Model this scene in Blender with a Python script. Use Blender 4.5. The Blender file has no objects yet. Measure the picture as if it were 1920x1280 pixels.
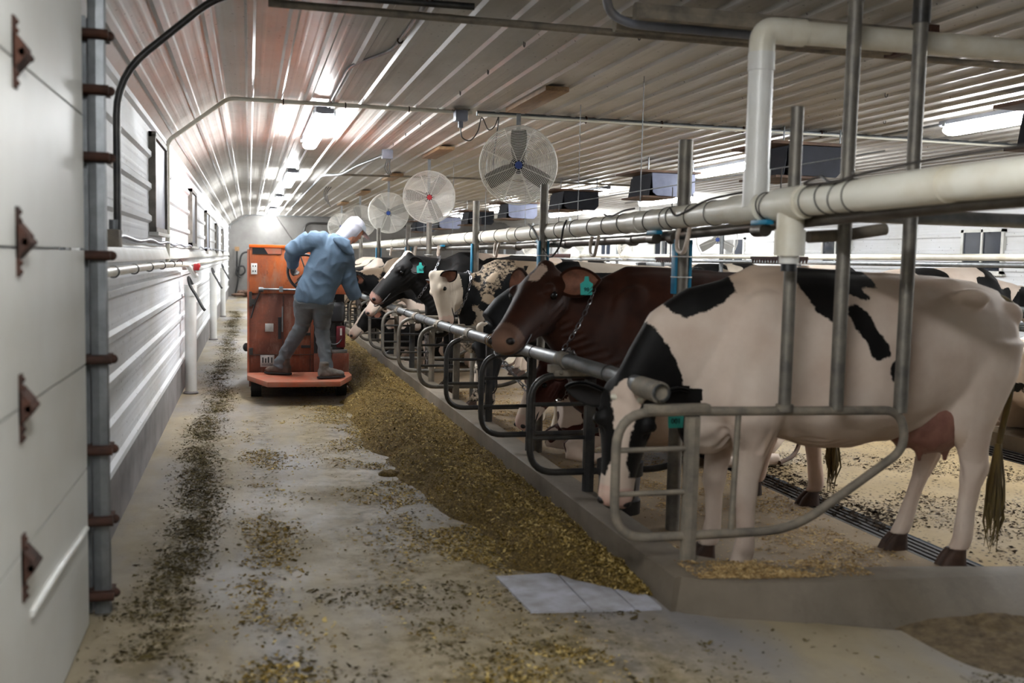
import bpy, bmesh, math, random
import numpy as np
from mathutils import Vector, Matrix, noise as mn
random.seed(7); rng = np.random.default_rng(7)
scene = bpy.context.scene
col = scene.collection
PI = math.pi
V = Vector

# ------------------------------------------------------------------ camera
cd = bpy.data.cameras.new('camera'); cam = bpy.data.objects.new('camera', cd); col.objects.link(cam)
cd.sensor_width = 36; cd.lens = 1867 / 1920 * 36; cd.clip_start = .05; cd.clip_end = 200
RX = V((.9668, -.2543, .0220)); FW = V((.2547, .9636, -.0818))
RX.normalize(); FW = (FW - RX * FW.dot(RX)).normalized(); UP = RX.cross(FW)
cam.matrix_world = Matrix(((RX.x, UP.x, -FW.x, 0), (RX.y, UP.y, -FW.y, 0), (RX.z, UP.z, -FW.z, 1.55), (0, 0, 0, 1)))
cd.dof.use_dof = True; cd.dof.focus_distance = 10.2; cd.dof.aperture_fstop = 2.0
scene.camera = cam
# ------------------------------------------------------------------ world, exposure
w = bpy.data.worlds.new('world'); scene.world = w; w.use_nodes = True
w.node_tree.nodes['Background'].inputs[0].default_value = (.62, .72, .85, 1)
w.node_tree.nodes['Background'].inputs[1].default_value = .03
vs = scene.view_settings; vs.view_transform = 'Standard'; vs.look = 'None'; vs.gamma = 1; vs.use_curve_mapping = False
vs.exposure = 1.4
LIGHT_E = 40.0

# ------------------------------------------------------------------ materials
def rgb(h):
    h = h.lstrip('#'); c = [int(h[i:i + 2], 16) / 255 for i in (0, 2, 4)]
    return tuple(((x / 12.92) if x <= .04045 else ((x + .055) / 1.055) ** 2.4) for x in c) + (1,)
class NT:
    def __init__(s, name):
        s.m = bpy.data.materials.new(name); s.m.use_nodes = True; s.t = s.m.node_tree
        s.b = s.t.nodes['Principled BSDF']; s.tc = s.t.nodes.new('ShaderNodeTexCoord')
    def n(s, typ, **k):
        x = s.t.nodes.new('ShaderNode' + typ)
        for a, b in k.items(): setattr(x, a, b)
        return x
    def l(s, a, b): s.t.links.new(a, b)
    def noise(s, scale, detail=6, rough=.6, stretch=None, src=None):
        o = src or s.tc.outputs['Object']
        if stretch:
            mp = s.n('Mapping'); mp.inputs['Scale'].default_value = stretch; s.l(o, mp.inputs[0]); o = mp.outputs[0]
        x = s.n('TexNoise'); x.inputs['Scale'].default_value = scale; x.inputs['Detail'].default_value = detail
        x.inputs['Roughness'].default_value = rough; s.l(o, x.inputs['Vector']); return x.outputs['Fac']
    def ramp(s, fac, *st):
        r = s.n('ValToRGB'); e = r.color_ramp.elements
        while len(e) < len(st): e.new(.5)
        for i, (p, c) in enumerate(st):
            e[i].position = p; e[i].color = c if len(c) == 4 else (*c, 1)
        s.l(fac, r.inputs[0]); return r.outputs[0]
    def mask(s, fac, a, b):
        return s.ramp(fac, (a, (0, 0, 0, 1)), (b, (1, 1, 1, 1))) if a <= b else s.ramp(fac, (b, (1, 1, 1, 1)), (a, (0, 0, 0, 1)))
    def mix(s, f, a, b):
        x = s.n('Mix', data_type='RGBA'); 
        if isinstance(f, (int, float)): x.inputs[0].default_value = f
        else: s.l(f, x.inputs[0])
        for i, v in ((6, a), (7, b)):
            if isinstance(v, tuple): x.inputs[i].default_value = v
            else: s.l(v, x.inputs[i])
        return x.outputs[2]
    def math(s, op, a, b=0.0, clamp=False):
        x = s.n('Math', operation=op); x.use_clamp = clamp
        for i, v in ((0, a), (1, b)):
            if isinstance(v, (int, float)): x.inputs[i].default_value = v
            else: s.l(v, x.inputs[i])
        return x.outputs[0]
    def bump(s, h, st=.3, dist=.01):
        x = s.n('Bump'); x.inputs['Strength'].default_value = st; x.inputs['Distance'].default_value = dist
        s.l(h, x.inputs['Height']); s.l(x.outputs[0], s.b.inputs['Normal'])
    def set(s, **k):
        for a, v in k.items():
            a = a.replace('_', ' ')
            if isinstance(v, (int, float, tuple)): s.b.inputs[a].default_value = v
            else: s.l(v, s.b.inputs[a])
        return s.m
def mat(name, c1, c2=None, scale=6, rough=.5, metal=0, bump=0, bscale=60, lo=.35, hi=.7, dist=.004, stretch=None, **k):
    t = NT(name); c1 = rgb(c1) if isinstance(c1, str) else c1; c2 = rgb(c2) if isinstance(c2, str) else (c2 or c1)
    f = t.noise(scale, stretch=stretch); c = t.mix(t.mask(f, lo, hi), c1, c2)
    if bump: t.bump(t.noise(bscale, 4, stretch=stretch), bump, dist)
    return t.set(Base_Color=c, Roughness=rough, Metallic=metal, **k)

M = {}
M['galv'] = mat('galvanised_steel', '#6f7274', '#8d9092', 9, .45, .75, .15, 80)
M['galv_dirty'] = mat('dirty_galvanised_steel', '#5b5854', '#857f74', 7, .5, .45, .3, 60)
M['dusty'] = mat('dusty_steel', '#8b8172', '#5f5a53', 9, .7, .15, .3, 70)
M['darksteel'] = mat('worn_dark_steel', '#2b2c2e', '#4b4844', 8, .38, .5, .2, 60)
M['pvc'] = mat('white_pvc', '#d8d5c9', '#bfb49b', 3.2, .35, 0, .05, 30, .45, .8)
M['pvc_clean'] = mat('clean_white_pvc', '#dcdcda', '#c9c7c0', 3, .35)
M['steelpipe'] = mat('stainless_pipe', '#77726b', '#4f483f', 5, .35, .7)
M['wood'] = mat('raw_timber', '#8d6f4c', '#6e5237', 5, .7, 0, .3, 40, stretch=(8, 1, 8))
M['wood_dark'] = mat('old_timber', '#5e4534', '#3a2b22', 5, .8, 0, .3, 40)
M['black'] = mat('black_plastic', '#141416', '#222225', 6, .45)
M['blackrub'] = mat('black_rubber', '#101010', '#1c1b1a', 9, .6, 0, .2, 50)
M['greyplastic'] = mat('grey_plastic_box', '#5a5d66', '#7b7f8c', 3, .4)
M['inletgrey'] = mat('blue_grey_plastic', '#666b82', '#4a4f62', 3, .6, 0, .05)
M['inletdark'] = mat('dark_plastic', '#17181d', '#24262e', 3, .7, Specular_IOR_Level=.2)
M['rust'] = mat('rusted_iron', '#4b2d20', '#2c211c', 14, .85, .2, .5, 70)
M['orange'] = None
M['chain'] = mat('chain_steel', '#9a9aa0', '#6d6a68', 30, .3, .85)
M['blue'] = mat('blue_plastic', '#156a8c', '#1b7ea2', 8, .45)
M['teal'] = mat('teal_tag', '#3fc0b4', '#35aca6', 12, .5)
M['ink'] = mat('tag_ink', '#14323a', None)
M['cream_hose'] = mat('cream_hose', '#9e8d80', '#c0b3a4', 12, .4)
M['wire'] = mat('wire', '#2a2725', '#3b3532', 20, .5)
M['white'] = mat('white_paint', '#d6d6d2', '#bcbab2', 5, .4)
M['red'] = mat('red_plastic', '#b0262c', '#8f1c20', 10, .4)
M['engine_red'] = mat('dirty_red_cover', '#6d1220', '#3a0d12', 9, .4)
M['glassdark'] = mat('dark_window_glass', '#20242c', '#2d333f', 2, .08)
M['blueglass'] = mat('blue_filter_housing', '#1f4fb0', '#173c8a', 4, .3)
M['fanwire'] = mat('white_wire', '#f0efea', '#d6d3ca', 9, .4, .2)
M['fanblade'] = mat('fan_blade', '#56524a', '#6b675e', 5, .5, .3)
M['skin'] = mat('skin', '#c08a72', '#a86f5a', 30, .5, 0, .1, 150)
M['glove'] = mat('grey_work_glove', '#77716e', '#4a4340', 18, .8, 0, .4, 200)
M['boot'] = mat('muddy_boot', '#5c4a40', '#2f2824', 12, .8, 0, .5, 60)
M['boot2'] = mat('grey_boot', '#6a655f', '#47433f', 12, .8, 0, .5, 60)
M['scarf'] = mat('pale_grey_jersey', '#cfcfda', '#b9bac8', 7, .85, 0, .25, 160)
M['cap'] = mat('pale_cap', '#b9c0cc', '#9aa3b2', 8, .8)
M['jeans'] = mat('grey_jeans', '#52575c', '#666b70', 4, .9, 0, .35, 30, dist=.01)
M['hoodie'] = mat('blue_hoodie_fabric', '#566a7e', '#47596c', 3, .9, 0, .25, 24, dist=.012)
M['feedtub'] = mat('pale_tub', '#8b8b90', '#6c6c72', 4, .5)
M['tail'] = mat('tail_hair', '#6a5a30', '#3b3022', 10, .9, 0, .5, 90, stretch=(3, 3, .4))
M['udder'] = mat('udder_skin', '#93675a', '#774e43', 9, .5, 0, .5, 22, dist=.012)
M['eye'] = mat('dark_eye', '#08070a', None, rough=.05)
M['nostril'] = mat('nostril', '#150c0b', None, rough=.5)
M['rustcomb'] = mat('brown_comb', '#5b2f28', '#3c211d', 10, .7)
M['gutter'] = mat('gutter_iron', '#17120e', '#2a2119', 9, .6, .3, .5, 40)

def concrete(name, a, b, stain, wet=0):
    t = NT(name)
    base = t.mix(t.mask(t.noise(1.3, 8, .65), .38, .66), rgb(a), rgb(b))
    base = t.mix(t.math('MULTIPLY', t.mask(t.noise(3.1, 8, .7, stretch=(1.4, .55, 1)), .52, .75), .5), base, rgb(stain))
    sp = t.n('TexVoronoi'); sp.inputs['Scale'].default_value = 34; t.l(t.tc.outputs['Object'], sp.inputs['Vector'])
    base = t.mix(t.math('MULTIPLY', t.mask(sp.outputs['Distance'], .13, .08), t.mask(t.noise(2.3), .5, .6)), base, rgb('#352a1c'))
    h = t.noise(45, 6, .7); t.bump(h, .3, .006)
    r = t.ramp(t.noise(.9, 5), (.35, (.5,) * 3), (.65, (.85,) * 3))
    return t, base, r
t, base, r = concrete('alley_concrete', '#998b70', '#857963', '#6a5c42')
# feed litter trampled into bands along the alley (dirt with its own shape)
sep = t.n('SeparateXYZ'); t.l(t.tc.outputs['Object'], sep.inputs[0])
def band(cx, wd, th):
    d = t.math('ABSOLUTE', t.math('SUBTRACT', t.math('ADD', sep.outputs[0], t.math('MULTIPLY', t.noise(1.6, 3), -.25)), cx - .125))
    e = t.math('SUBTRACT', 1.0, t.math('DIVIDE', d, wd), True)
    return t.math('MULTIPLY', e, t.mask(t.noise(9, 8, .75), th, th + .14))
lit = t.math('MAXIMUM', band(-.33, .3, .40), t.math('MAXIMUM', t.math('MAXIMUM', band(.10, .16, .44), band(.75, .60, .45)), band(1.4, .7, .42)))
base = t.mix(t.math('MULTIPLY', lit, 1.0, True), base, rgb('#5e4f2a'))
wetm = t.math('MULTIPLY', t.mask(t.noise(.75, 5, .6, stretch=(1.6, .5, 1)), .44, .66), .7)
base = t.mix(wetm, base, rgb('#6f7079'))
r2 = t.mix(wetm, r, (.42, .42, .42, 1))
M['floor'] = t.set(Base_Color=base, Roughness=r2)
t, base, r = concrete('stall_concrete', '#877459', '#6f5d46', '#4c3826')
M['stall'] = t.set(Base_Color=base, Roughness=r)
t, base, r = concrete('walkway_concrete', '#a68f66', '#937e5a', '#7c6647')
sp = t.n('TexVoronoi'); sp.inputs['Scale'].default_value = 26; t.l(t.tc.outputs['Object'], sp.inputs['Vector'])
base = t.mix(t.math('MULTIPLY', t.mask(sp.outputs['Distance'], .3, .2), t.mask(t.noise(1.7), .36, .5)), base, rgb('#241a12'))
M['walk'] = t.set(Base_Color=base, Roughness=r)
t, base, r = concrete('curb_concrete', '#73685a', '#5b5245', '#40372b')
M['curb'] = t.set(Base_Color=base, Roughness=r)
M['strip'] = mat('foundation_concrete', '#84807f', '#6c6768', 3, .85, 0, .4, 50)

def sheet(name, a, b, dirt, spk, dirtlo=.5, spec=.16, rr=(.3, .36)):
    t = NT(name)
    base = t.mix(t.mask(t.noise(.8, 5), .4, .7), rgb(a), rgb(b))
    base = t.mix(t.math('MULTIPLY', t.mask(t.noise(5, 8, .7, stretch=(1, .3, 1)), dirtlo, dirtlo + .3), .35), base, rgb(dirt))
    sp = t.n('TexVoronoi'); sp.inputs['Scale'].default_value = 13; t.l(t.tc.outputs['Object'], sp.inputs['Vector'])
    base = t.mix(t.math('MULTIPLY', t.mask(sp.outputs['Distance'], .11, .08), spk), base, rgb('#2c2019'))
    r = t.ramp(t.noise(1.6, 4), (.35, (rr[0],) * 3), (.7, (rr[1],) * 3))
    return t.set(Base_Color=base, Roughness=r, Metallic=0, Specular_IOR_Level=spec)
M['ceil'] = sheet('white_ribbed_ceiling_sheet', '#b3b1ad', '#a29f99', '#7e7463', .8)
M['wall'] = sheet('white_ribbed_wall_sheet', '#dcdee2', '#cfcfcd', '#9c9484', .7, .55, .12, (.5, .6))
M['block'] = mat('painted_block', '#74726f', '#605d59', 1.6, .8, 0, .3, 20)
M['door'] = mat('white_door_skin', '#c9c9c4', '#bcbab2', 1.2, .45, 0, .05, 40)
def cartpaint(name, a, b_, lo_):
    t = NT(name)
    base = t.mix(t.mask(t.noise(2.4, 7, .65), lo_, lo_ + .2), rgb(a), rgb(b_))
    base = t.mix(t.math('MULTIPLY', t.mask(t.noise(6, 8, .75, stretch=(1.3, 1, .35)), .5, .7), .8), base, rgb('#8d7263'))
    base = t.mix(t.math('MULTIPLY', t.mask(t.noise(11, 8, .75), .58, .68), .8), base, rgb('#4c2a1e'))
    return t.set(Base_Color=base, Roughness=t.ramp(t.noise(5), (.3, (.35,) * 3), (.7, (.7,) * 3)))
M['orange'] = cartpaint('worn_orange_paint', '#b35a22', '#8a4628', .40); M['orange_low'] = cartpaint('rusty_orange_paint', '#7d4029', '#5a3022', .36)
M['orange_clean'] = mat('bright_orange_paint', '#e0661c', '#c4551c', 3, .4)
M['orange_plate'] = mat('scuffed_orange_plate', '#a8553a', '#8f6653', 7, .6, 0, .2, 30)
t = NT('light_diffuser'); M['diff'] = t.set(Base_Color=(.9, .9, .9, 1), Emission_Color=(.96, .985, 1, 1), Emission_Strength=LIGHT_E)
t = NT('feed')
f = t.noise(70, 6, .75); c = t.ramp(f, (.3, rgb('#33280f')), (.48, rgb('#6b5628')), (.62, rgb('#9a7f45')), (.8, rgb('#b9a063')))
c = t.mix(t.mask(t.noise(1.7, 4), .4, .65), c, t.mix(.5, c, rgb('#4c3d1a')))
t.bump(t.noise(55, 8, .8), .9, .02); M['feed'] = t.set(Base_Color=c, Roughness=.95)
def flake_mat(name, *cs):
    t = NT(name); g = t.n('TexWhiteNoise', noise_dimensions='3D')
    at_ = t.n('Attribute', attribute_name='rnd'); t.l(at_.outputs['Fac'], g.inputs['Vector'])
    c = t.ramp(at_.outputs['Fac'], *[(i / (len(cs) - 1), rgb(q)) for i, q in enumerate(cs)])
    return t.set(Base_Color=c, Roughness=.95, Specular_IOR_Level=.08)
M['flake'] = flake_mat('feed_flakes', '#3d3112', '#6b5727', '#8f7740', '#c7b077')
M['flake_dk'] = flake_mat('dark_litter', '#2c2414', '#4c4228', '#6b5f3f')
M['shaving'] = flake_mat('bedding_shavings', '#6b5231', '#a08458', '#c2a97c')
M['dung'] = flake_mat('dung_crumbs', '#1a120b', '#3a2b1b')

def coat(name, dark, dark2, light, light2, pink='#c79a8c', soil='#9b7a55'):
    t = NT(name); a = t.n('Attribute', attribute_name='coat'); s = t.n('SeparateColor'); t.l(a.outputs['Color'], s.inputs[0])
    nz = t.math('MULTIPLY', t.math('SUBTRACT', t.noise(26, 4, .7), .5), .18)
    m = t.mask(t.math('ADD', s.outputs[0], nz), .485, .515)
    D = t.mix(t.mask(t.noise(6, 5), .4, .7), rgb(dark), rgb(dark2))
    L = t.mix(t.mask(t.noise(3, 5), .4, .7), rgb(light), rgb(light2))
    L = t.mix(t.math('MULTIPLY', s.outputs[2], .8), L, rgb(soil))
    c = t.mix(m, L, D)
    c = t.mix(s.outputs[1], c, rgb(pink))
    t.bump(t.noise(90, 5, .7, stretch=(1, 1, .35)), .16, .004)
    return t.set(Base_Color=c, Roughness=.6, Sheen_Weight=.03, Specular_IOR_Level=.22)
M['holstein'] = coat('holstein_coat', '#060505', '#0f0c0b', '#d2c2b4', '#c2ad9d')
M['holstein_tan'] = coat('stained_holstein_coat', '#09090b', '#17171a', '#d2c6b6', '#bdae9b', soil='#a5845a')
M['brown'] = coat('brown_coat', '#2b1309', '#3d1d0f', '#cbb3a2', '#b89b88', '#8a6a58')
M['redwhite'] = coat('red_white_coat', '#36130c', '#4a2015', '#d8c8bb', '#c7b2a2')

# ------------------------------------------------------------------ mesh helpers
class MB:
    def __init__(s): s.v = []; s.f = []
    def add(s, vs, fs):
        o = len(s.v); s.v += [tuple(p) for p in vs]; s.f += [tuple(i + o for i in f) for f in fs]; return s
    def box(s, c, d, rot=None):
        x, y, z = (q / 2 for q in d); R = rot or Matrix.Identity(3); c = V(c)
        vs = [c + R @ V((a * x, b * y, e * z)) for e in (-1, 1) for a, b in ((-1, -1), (1, -1), (1, 1), (-1, 1))]
        return s.add(vs, [(3, 2, 1, 0), (4, 5, 6, 7), (0, 1, 5, 4), (1, 2, 6, 5), (2, 3, 7, 6), (3, 0, 4, 7)])
    def bb(s, x0, x1, y0, y1, z0, z1): return s.box(((x0 + x1) / 2, (y0 + y1) / 2, (z0 + z1) / 2), (x1 - x0, y1 - y0, z1 - z0))
    def prism(s, pts, axis, a, b):
        # pts in the two other axes (cyclic order), extruded along axis
        n = len(pts); vs = []
        for q in (a, b):
            for p in pts:
                c = [0, 0, 0]; c[axis] = q; k = [i for i in range(3) if i != axis]; c[k[0]] = p[0]; c[k[1]] = p[1]; vs.append(c)
        fs = [tuple(range(n))[::-1], tuple(range(n, 2 * n))] + [(i, (i + 1) % n, n + (i + 1) % n, n + i) for i in range(n)]
        return s.add(vs, fs)
    def tube(s, pts, r, n=10, closed=False, cap=True):
        pts = [V(p) for p in pts]; N = len(pts); rs = r if isinstance(r, (list, tuple)) else [r] * N
        up = None; rings = []
        for i, p in enumerate(pts):
            if closed: d = pts[(i + 1) % N] - pts[i - 1]
            else: d = pts[min(i + 1, N - 1)] - pts[max(i - 1, 0)]
            if d.length < 1e-9: d = V((0, 0, 1))
            d.normalize()
            if up is None:
                up = d.orthogonal().normalized()
            up = (up - d * up.dot(d)); up = up.normalized() if up.length > 1e-6 else d.orthogonal().normalized()
            q = d.cross(up); rings.append([p + (up * math.cos(a) + q * math.sin(a)) * rs[i] for a in (2 * PI * k / n for k in range(n))])
        vs = [x for rg in rings for x in rg]; fs = []
        m = N if closed else N - 1
        for i in range(m):
            j = (i + 1) % N
            for k in range(n): fs.append((i * n + k, i * n + (k + 1) % n, j * n + (k + 1) % n, j * n + k))
        if cap and not closed: fs += [tuple(range(n))[::-1], tuple((N - 1) * n + k for k in range(n))]
        return s.add(vs, fs)
    def cyl(s, a, b, r, n=14, r2=None): return s.tube([a, b], [r, r2 if r2 is not None else r], n)
    def ring(s, c, ax, R, r, N=40, n=6):
        ax = V(ax).normalized(); u = ax.orthogonal().normalized(); w_ = ax.cross(u); c = V(c)
        return s.tube([c + (u * math.cos(t) + w_ * math.sin(t)) * R for t in (2 * PI * k / N for k in range(N))], r, n, True)
    def sphere(s, c, r, n=12, m=8):
        r = r if isinstance(r, (tuple, list)) else (r, r, r); vs = []; fs = []
        for i in range(m + 1):
            t = PI * i / m
            for k in range(n):
                a = 2 * PI * k / n; vs.append((c[0] + r[0] * math.sin(t) * math.cos(a), c[1] + r[1] * math.sin(t) * math.sin(a), c[2] + r[2] * math.cos(t)))
        for i in range(m):
            for k in range(n): fs.append((i * n + k, (i + 1) * n + k, (i + 1) * n + (k + 1) % n, i * n + (k + 1) % n))
        return s.add(vs, fs)
    def loft(s, st, n=20, pw=1.0, pinch=0.0):
        # st: (pos, axis_a, axis_b, ra, rb)
        vs = []; fs = []
        for p, a, b, ra, rb in st:
            for k in range(n):
                t = 2 * PI * k / n; ct, s_ = math.cos(t), math.sin(t)
                x = math.copysign(abs(ct) ** pw, ct); y = math.copysign(abs(s_) ** pw, s_)
                wf = 1 - pinch * max(0, y) ** 2
                vs.append(V(p) + V(a) * ra * x * wf + V(b) * rb * y)
        N = len(st)
        for i in range(N - 1):
            for k in range(n): fs.append((i * n + k, i * n + (k + 1) % n, (i + 1) * n + (k + 1) % n, (i + 1) * n + k))
        fs += [tuple(range(n))[::-1], tuple((N - 1) * n + k for k in range(n))]
        return s.add(vs, fs)
    def build(s, name, m, parent=None, smooth=True, bevel=0, **tags):
        me = bpy.data.meshes.new(name); me.from_pydata(s.v, [], s.f); me.update()
        bm = bmesh.new(); bm.from_mesh(me); bmesh.ops.remove_doubles(bm, verts=bm.verts, dist=1e-6)
        bmesh.ops.recalc_face_normals(bm, faces=bm.faces)
        if bevel: bmesh.ops.bevel(bm, geom=list(bm.edges), offset=bevel, segments=2, affect='EDGES', profile=.5, clamp_overlap=True)
        bm.to_mesh(me); bm.free()
        me.materials.append(M[m] if isinstance(m, str) else m)
        if smooth:
            me.polygons.foreach_set('use_smooth', [True] * len(me.polygons))
            try: me.set_sharp_from_angle(angle=math.radians(38))
            except Exception: pass
        o = bpy.data.objects.new(name, me); col.objects.link(o)
        if parent: o.parent = parent; o.matrix_parent_inverse = Matrix.Identity(4); 
        tag(o, **tags); return o
def tag(o, label=None, cat=None, group=None, kind=None):
    if label: o['label'] = label
    if cat: o['category'] = cat
    if group: o['group'] = group
    if kind: o['kind'] = kind
    return o
def thing(name, loc, label, cat, group=None, rz=0):
    o = bpy.data.objects.new(name, None); o.location = loc; o.rotation_euler = (0, 0, rz); o.empty_display_size = .1
    col.objects.link(o); return tag(o, label, cat, group)
def S(name, mb, m, **k): return mb.build(name, m, kind='structure', **k)
def rounded(pts, r, seg=6, closed=False):
    pts = [V(p) for p in pts]; out = []; N = len(pts)
    for i, p in enumerate(pts):
        if not closed and i in (0, N - 1): out.append(p); continue
        a = pts[i - 1] - p; b = pts[(i + 1) % N] - p; rr = min(r, a.length * .49, b.length * .49)
        A = p + a.normalized() * rr; B = p + b.normalized() * rr
        for k in range(seg + 1):
            t = k / seg; out.append(A * (1 - t) ** 2 + p * 2 * t * (1 - t) + B * t * t)
    return out
def crv(pts, seg=6):
    # catmull-rom
    P = [V(p) for p in pts]; out = []
    for i in range(len(P) - 1):
        p0 = P[max(i - 1, 0)]; p1 = P[i]; p2 = P[i + 1]; p3 = P[min(i + 2, len(P) - 1)]
        for k in range(seg):
            t = k / seg; out.append(.5 * ((2 * p1) + (p2 - p0) * t + (2 * p0 - 5 * p1 + 4 * p2 - p3) * t * t + (3 * p1 - p0 - 3 * p2 + p3) * t ** 3))
    out.append(P[-1]); return out
def copy_tree(o, parent=None):
    c = o.copy(); col.objects.link(c); c.parent = parent
    for ch in list(o.children): copy_tree(ch, c)
    return c
def remesh(mb, voxel, smooth=6, fac=.5):
    me = bpy.data.meshes.new('tmp'); me.from_pydata(mb.v, [], mb.f); me.update()
    bm = bmesh.new(); bm.from_mesh(me); bmesh.ops.recalc_face_normals(bm, faces=bm.faces); bm.to_mesh(me); bm.free()
    o = bpy.data.objects.new('tmp', me); col.objects.link(o)
    a = o.modifiers.new('r', 'REMESH'); a.mode = 'VOXEL'; a.voxel_size = voxel; a.use_smooth_shade = True
    if smooth:
        b = o.modifiers.new('s', 'SMOOTH'); b.factor = fac; b.iterations = smooth
    dg = bpy.context.evaluated_depsgraph_get(); dg.update()
    res = bpy.data.meshes.new_from_object(o.evaluated_get(dg))
    bpy.data.objects.remove(o); bpy.data.meshes.remove(me)
    res.polygons.foreach_set('use_smooth', [True] * len(res.polygons)); return res
def coords(me):
    a = np.empty(len(me.vertices) * 3, dtype=np.float32); me.vertices.foreach_get('co', a); return a.reshape(-1, 3).astype(float)
# ------------------------------------------------------------------ room shell
WL, WR, ZT, ZC, YN, YF = -.73, 10.0, 2.57, 2.97, -2.0, 37.4
def ribbed(path, pitch, h, w0, w1, nrm_sign=1, minor=.0011, start=.0):
    # path: polyline (2d); returns the same polyline with trapezoid ribs standing off along its normal
    P = [V((p[0], p[1], 0)) for p in path]; L = [0]
    for a, b in zip(P, P[1:]): L.append(L[-1] + (b - a).length)
    def at(s):
        s = min(max(s, 0), L[-1])
        for i in range(len(P) - 1):
            if s <= L[i + 1] + 1e-9:
                t = (s - L[i]) / (L[i + 1] - L[i]); d = (P[i + 1] - P[i]).normalized()
                # smoothed normal
                return P[i].lerp(P[i + 1], t), V((-d.y, d.x, 0)) * nrm_sign
    st = [(l, 0) for l in L]; s = start
    while s < L[-1]:
        for ds, hh in ((-w0 / 2, 0), (-w1 / 2, h), (w1 / 2, h), (w0 / 2, 0)):
            st.append((s + ds, hh))
        for m in (1 / 3, 2 / 3):
            for ds, hh in ((-.018, 0), (-.006, minor), (.006, minor), (.018, 0)): st.append((s + pitch * m + ds, hh))
        s += pitch
    st = sorted([q for q in st if 0 <= q[0] <= L[-1]]); out = []
    inr = lambda l: any(abs(l - (start + k * pitch)) < w0 / 2 for k in range(int(L[-1] / pitch) + 2))
    for l, hh in st:
        if hh == 0 and l in L[1:-1] and inr(l): continue
        p, n_ = at(l); out.append(p + n_ * hh)
    return [(p.x, p.y) for p in out]
def extr_y(prof, y0, y1, back=.02, nrm=(0, 1), ycuts=()):
    m = MB(); ys = [y0, *ycuts, y1]; n = len(prof)
    vs = [(p[0], y, p[1]) for y in ys for p in prof]
    fs = [(j * n + i, j * n + i + 1, (j + 1) * n + i + 1, (j + 1) * n + i) for j in range(len(ys) - 1) for i in range(n - 1)]
    return m.add(vs, fs)
def cove(x0, sx):
    pts = []; c = V((x0, 0)); A, B, Cc = V((x0, ZT)), V((x0 + sx * .12, ZC - .11)), V((x0 + sx * .535, ZC))
    for k in range(9):
        t = k / 8; pts.append(A * (1 - t) ** 2 + B * 2 * t * (1 - t) + Cc * t * t)
    # the sheet is a shallow chamfer with softened ends
    q = [A.lerp(Cc, .0), A.lerp(Cc, .5)]
    return [tuple(pts[i].lerp(A.lerp(Cc, i / 8), .55)) for i in range(9)]
lc = cove(WL, 1); rc = cove(WR, -1)[::-1]
prof = ribbed(lc + rc, .2545, .02, .07, .034, -1, start=.11)
S('ceiling', extr_y(prof, YN, YF), 'ceil', smooth=False)
# left wall: horizontal ribs run the length of the barn
pl = ribbed([(WL, .33), (WL, ZT)], .24, .022, .075, .036, -1, start=.03)
S('wall_left', extr_y(pl, 4.30, YF), 'wall', smooth=False)
S('wall_left', MB().bb(WL - .12, WL, YN, 4.30, 0, ZT), 'wall')
pr = ribbed([(WR, .33), (WR, ZT)], .24, .022, .075, .036, 1, start=.03)
S('wall_right', extr_y(pr, YN, YF), 'wall', smooth=False)
S('wall_far', MB().bb(WL - .1, WR + .1, YF, YF + .2, -.1, 3.1), 'block')
S('foundation_strip', MB().bb(WL - .1, WL + .012, 4.5, YF, -.02, .335), 'strip')
S('foundation_strip', MB().bb(WR - .012, WR + .1, YN, YF, -.1, .335), 'strip')
# cove end flashing at the wall top and a white ledge board under the windows
S('trim_1', MB().prism([(WL, 1.49), (WL + .045, 1.49), (WL + .045, 1.505), (WL + .012, 1.60), (WL, 1.60)], 1, 4.4, YF), 'white')
# floors
m = MB(); m.add([(WL - .1, YN, 0), (1.88, YN, 0), (1.88, YF, 0), (WL - .1, YF, 0)], [(0, 1, 2, 3)])
m.add([(1.88, YN, 0), (WR, YN, 0), (WR, 1.0, 0), (3.2, 3.35, 0), (1.88, 4.0, 0)], [(0, 1, 2, 3, 4)]); S('floor', m, 'floor')
ZS = -.05
m = MB()
m.add([(1.86, 3.9, ZS), (3.62, 3.5, ZS), (3.62, YF, ZS), (1.86, YF, ZS)], [(0, 1, 2, 3)]); S('stall_floor', m, 'stall')
m = MB().add([(3.86, 2.0, ZS), (6.2, 1.5, ZS), (6.2, YF, ZS), (3.86, YF, ZS)], [(0, 1, 2, 3)]); S('walkway', m, 'walk')
S('stall_floor', MB().bb(6.62, 8.9, 2.6, YF, -.2, .07), 'stall')
S('floor', MB().add([(8.9, YN, 0), (WR, YN, 0), (WR, YF, 0), (8.9, YF, 0)], [(0, 1, 2, 3)]), 'floor')
def gutter(x0, x1, y0, label):
    m = MB(); m.bb(x0, x1, y0, YF, ZS - .12, ZS - .045)
    S('gutter_channel', m, 'gutter')
    g = MB(); k = 5
    for i in range(k):
        x = x0 + (x1 - x0) * (i + .5) / k; g.bb(x - .012, x + .012, y0, YF, ZS - .045, ZS - .004)
    y = y0
    while y < YF: g.bb(x0, x1, y, y + .02, ZS - .04, ZS - .012); y += .6
    tag(g.build('gutter_grate', 'gutter'), label, 'grate')
gutter(3.62, 3.86, 3.0, 'black barred gutter grate in the floor behind the first row of cows')
gutter(6.2, 6.62, 3.0, 'dark gutter grate beside the raised stall platform of the far row')
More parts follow.
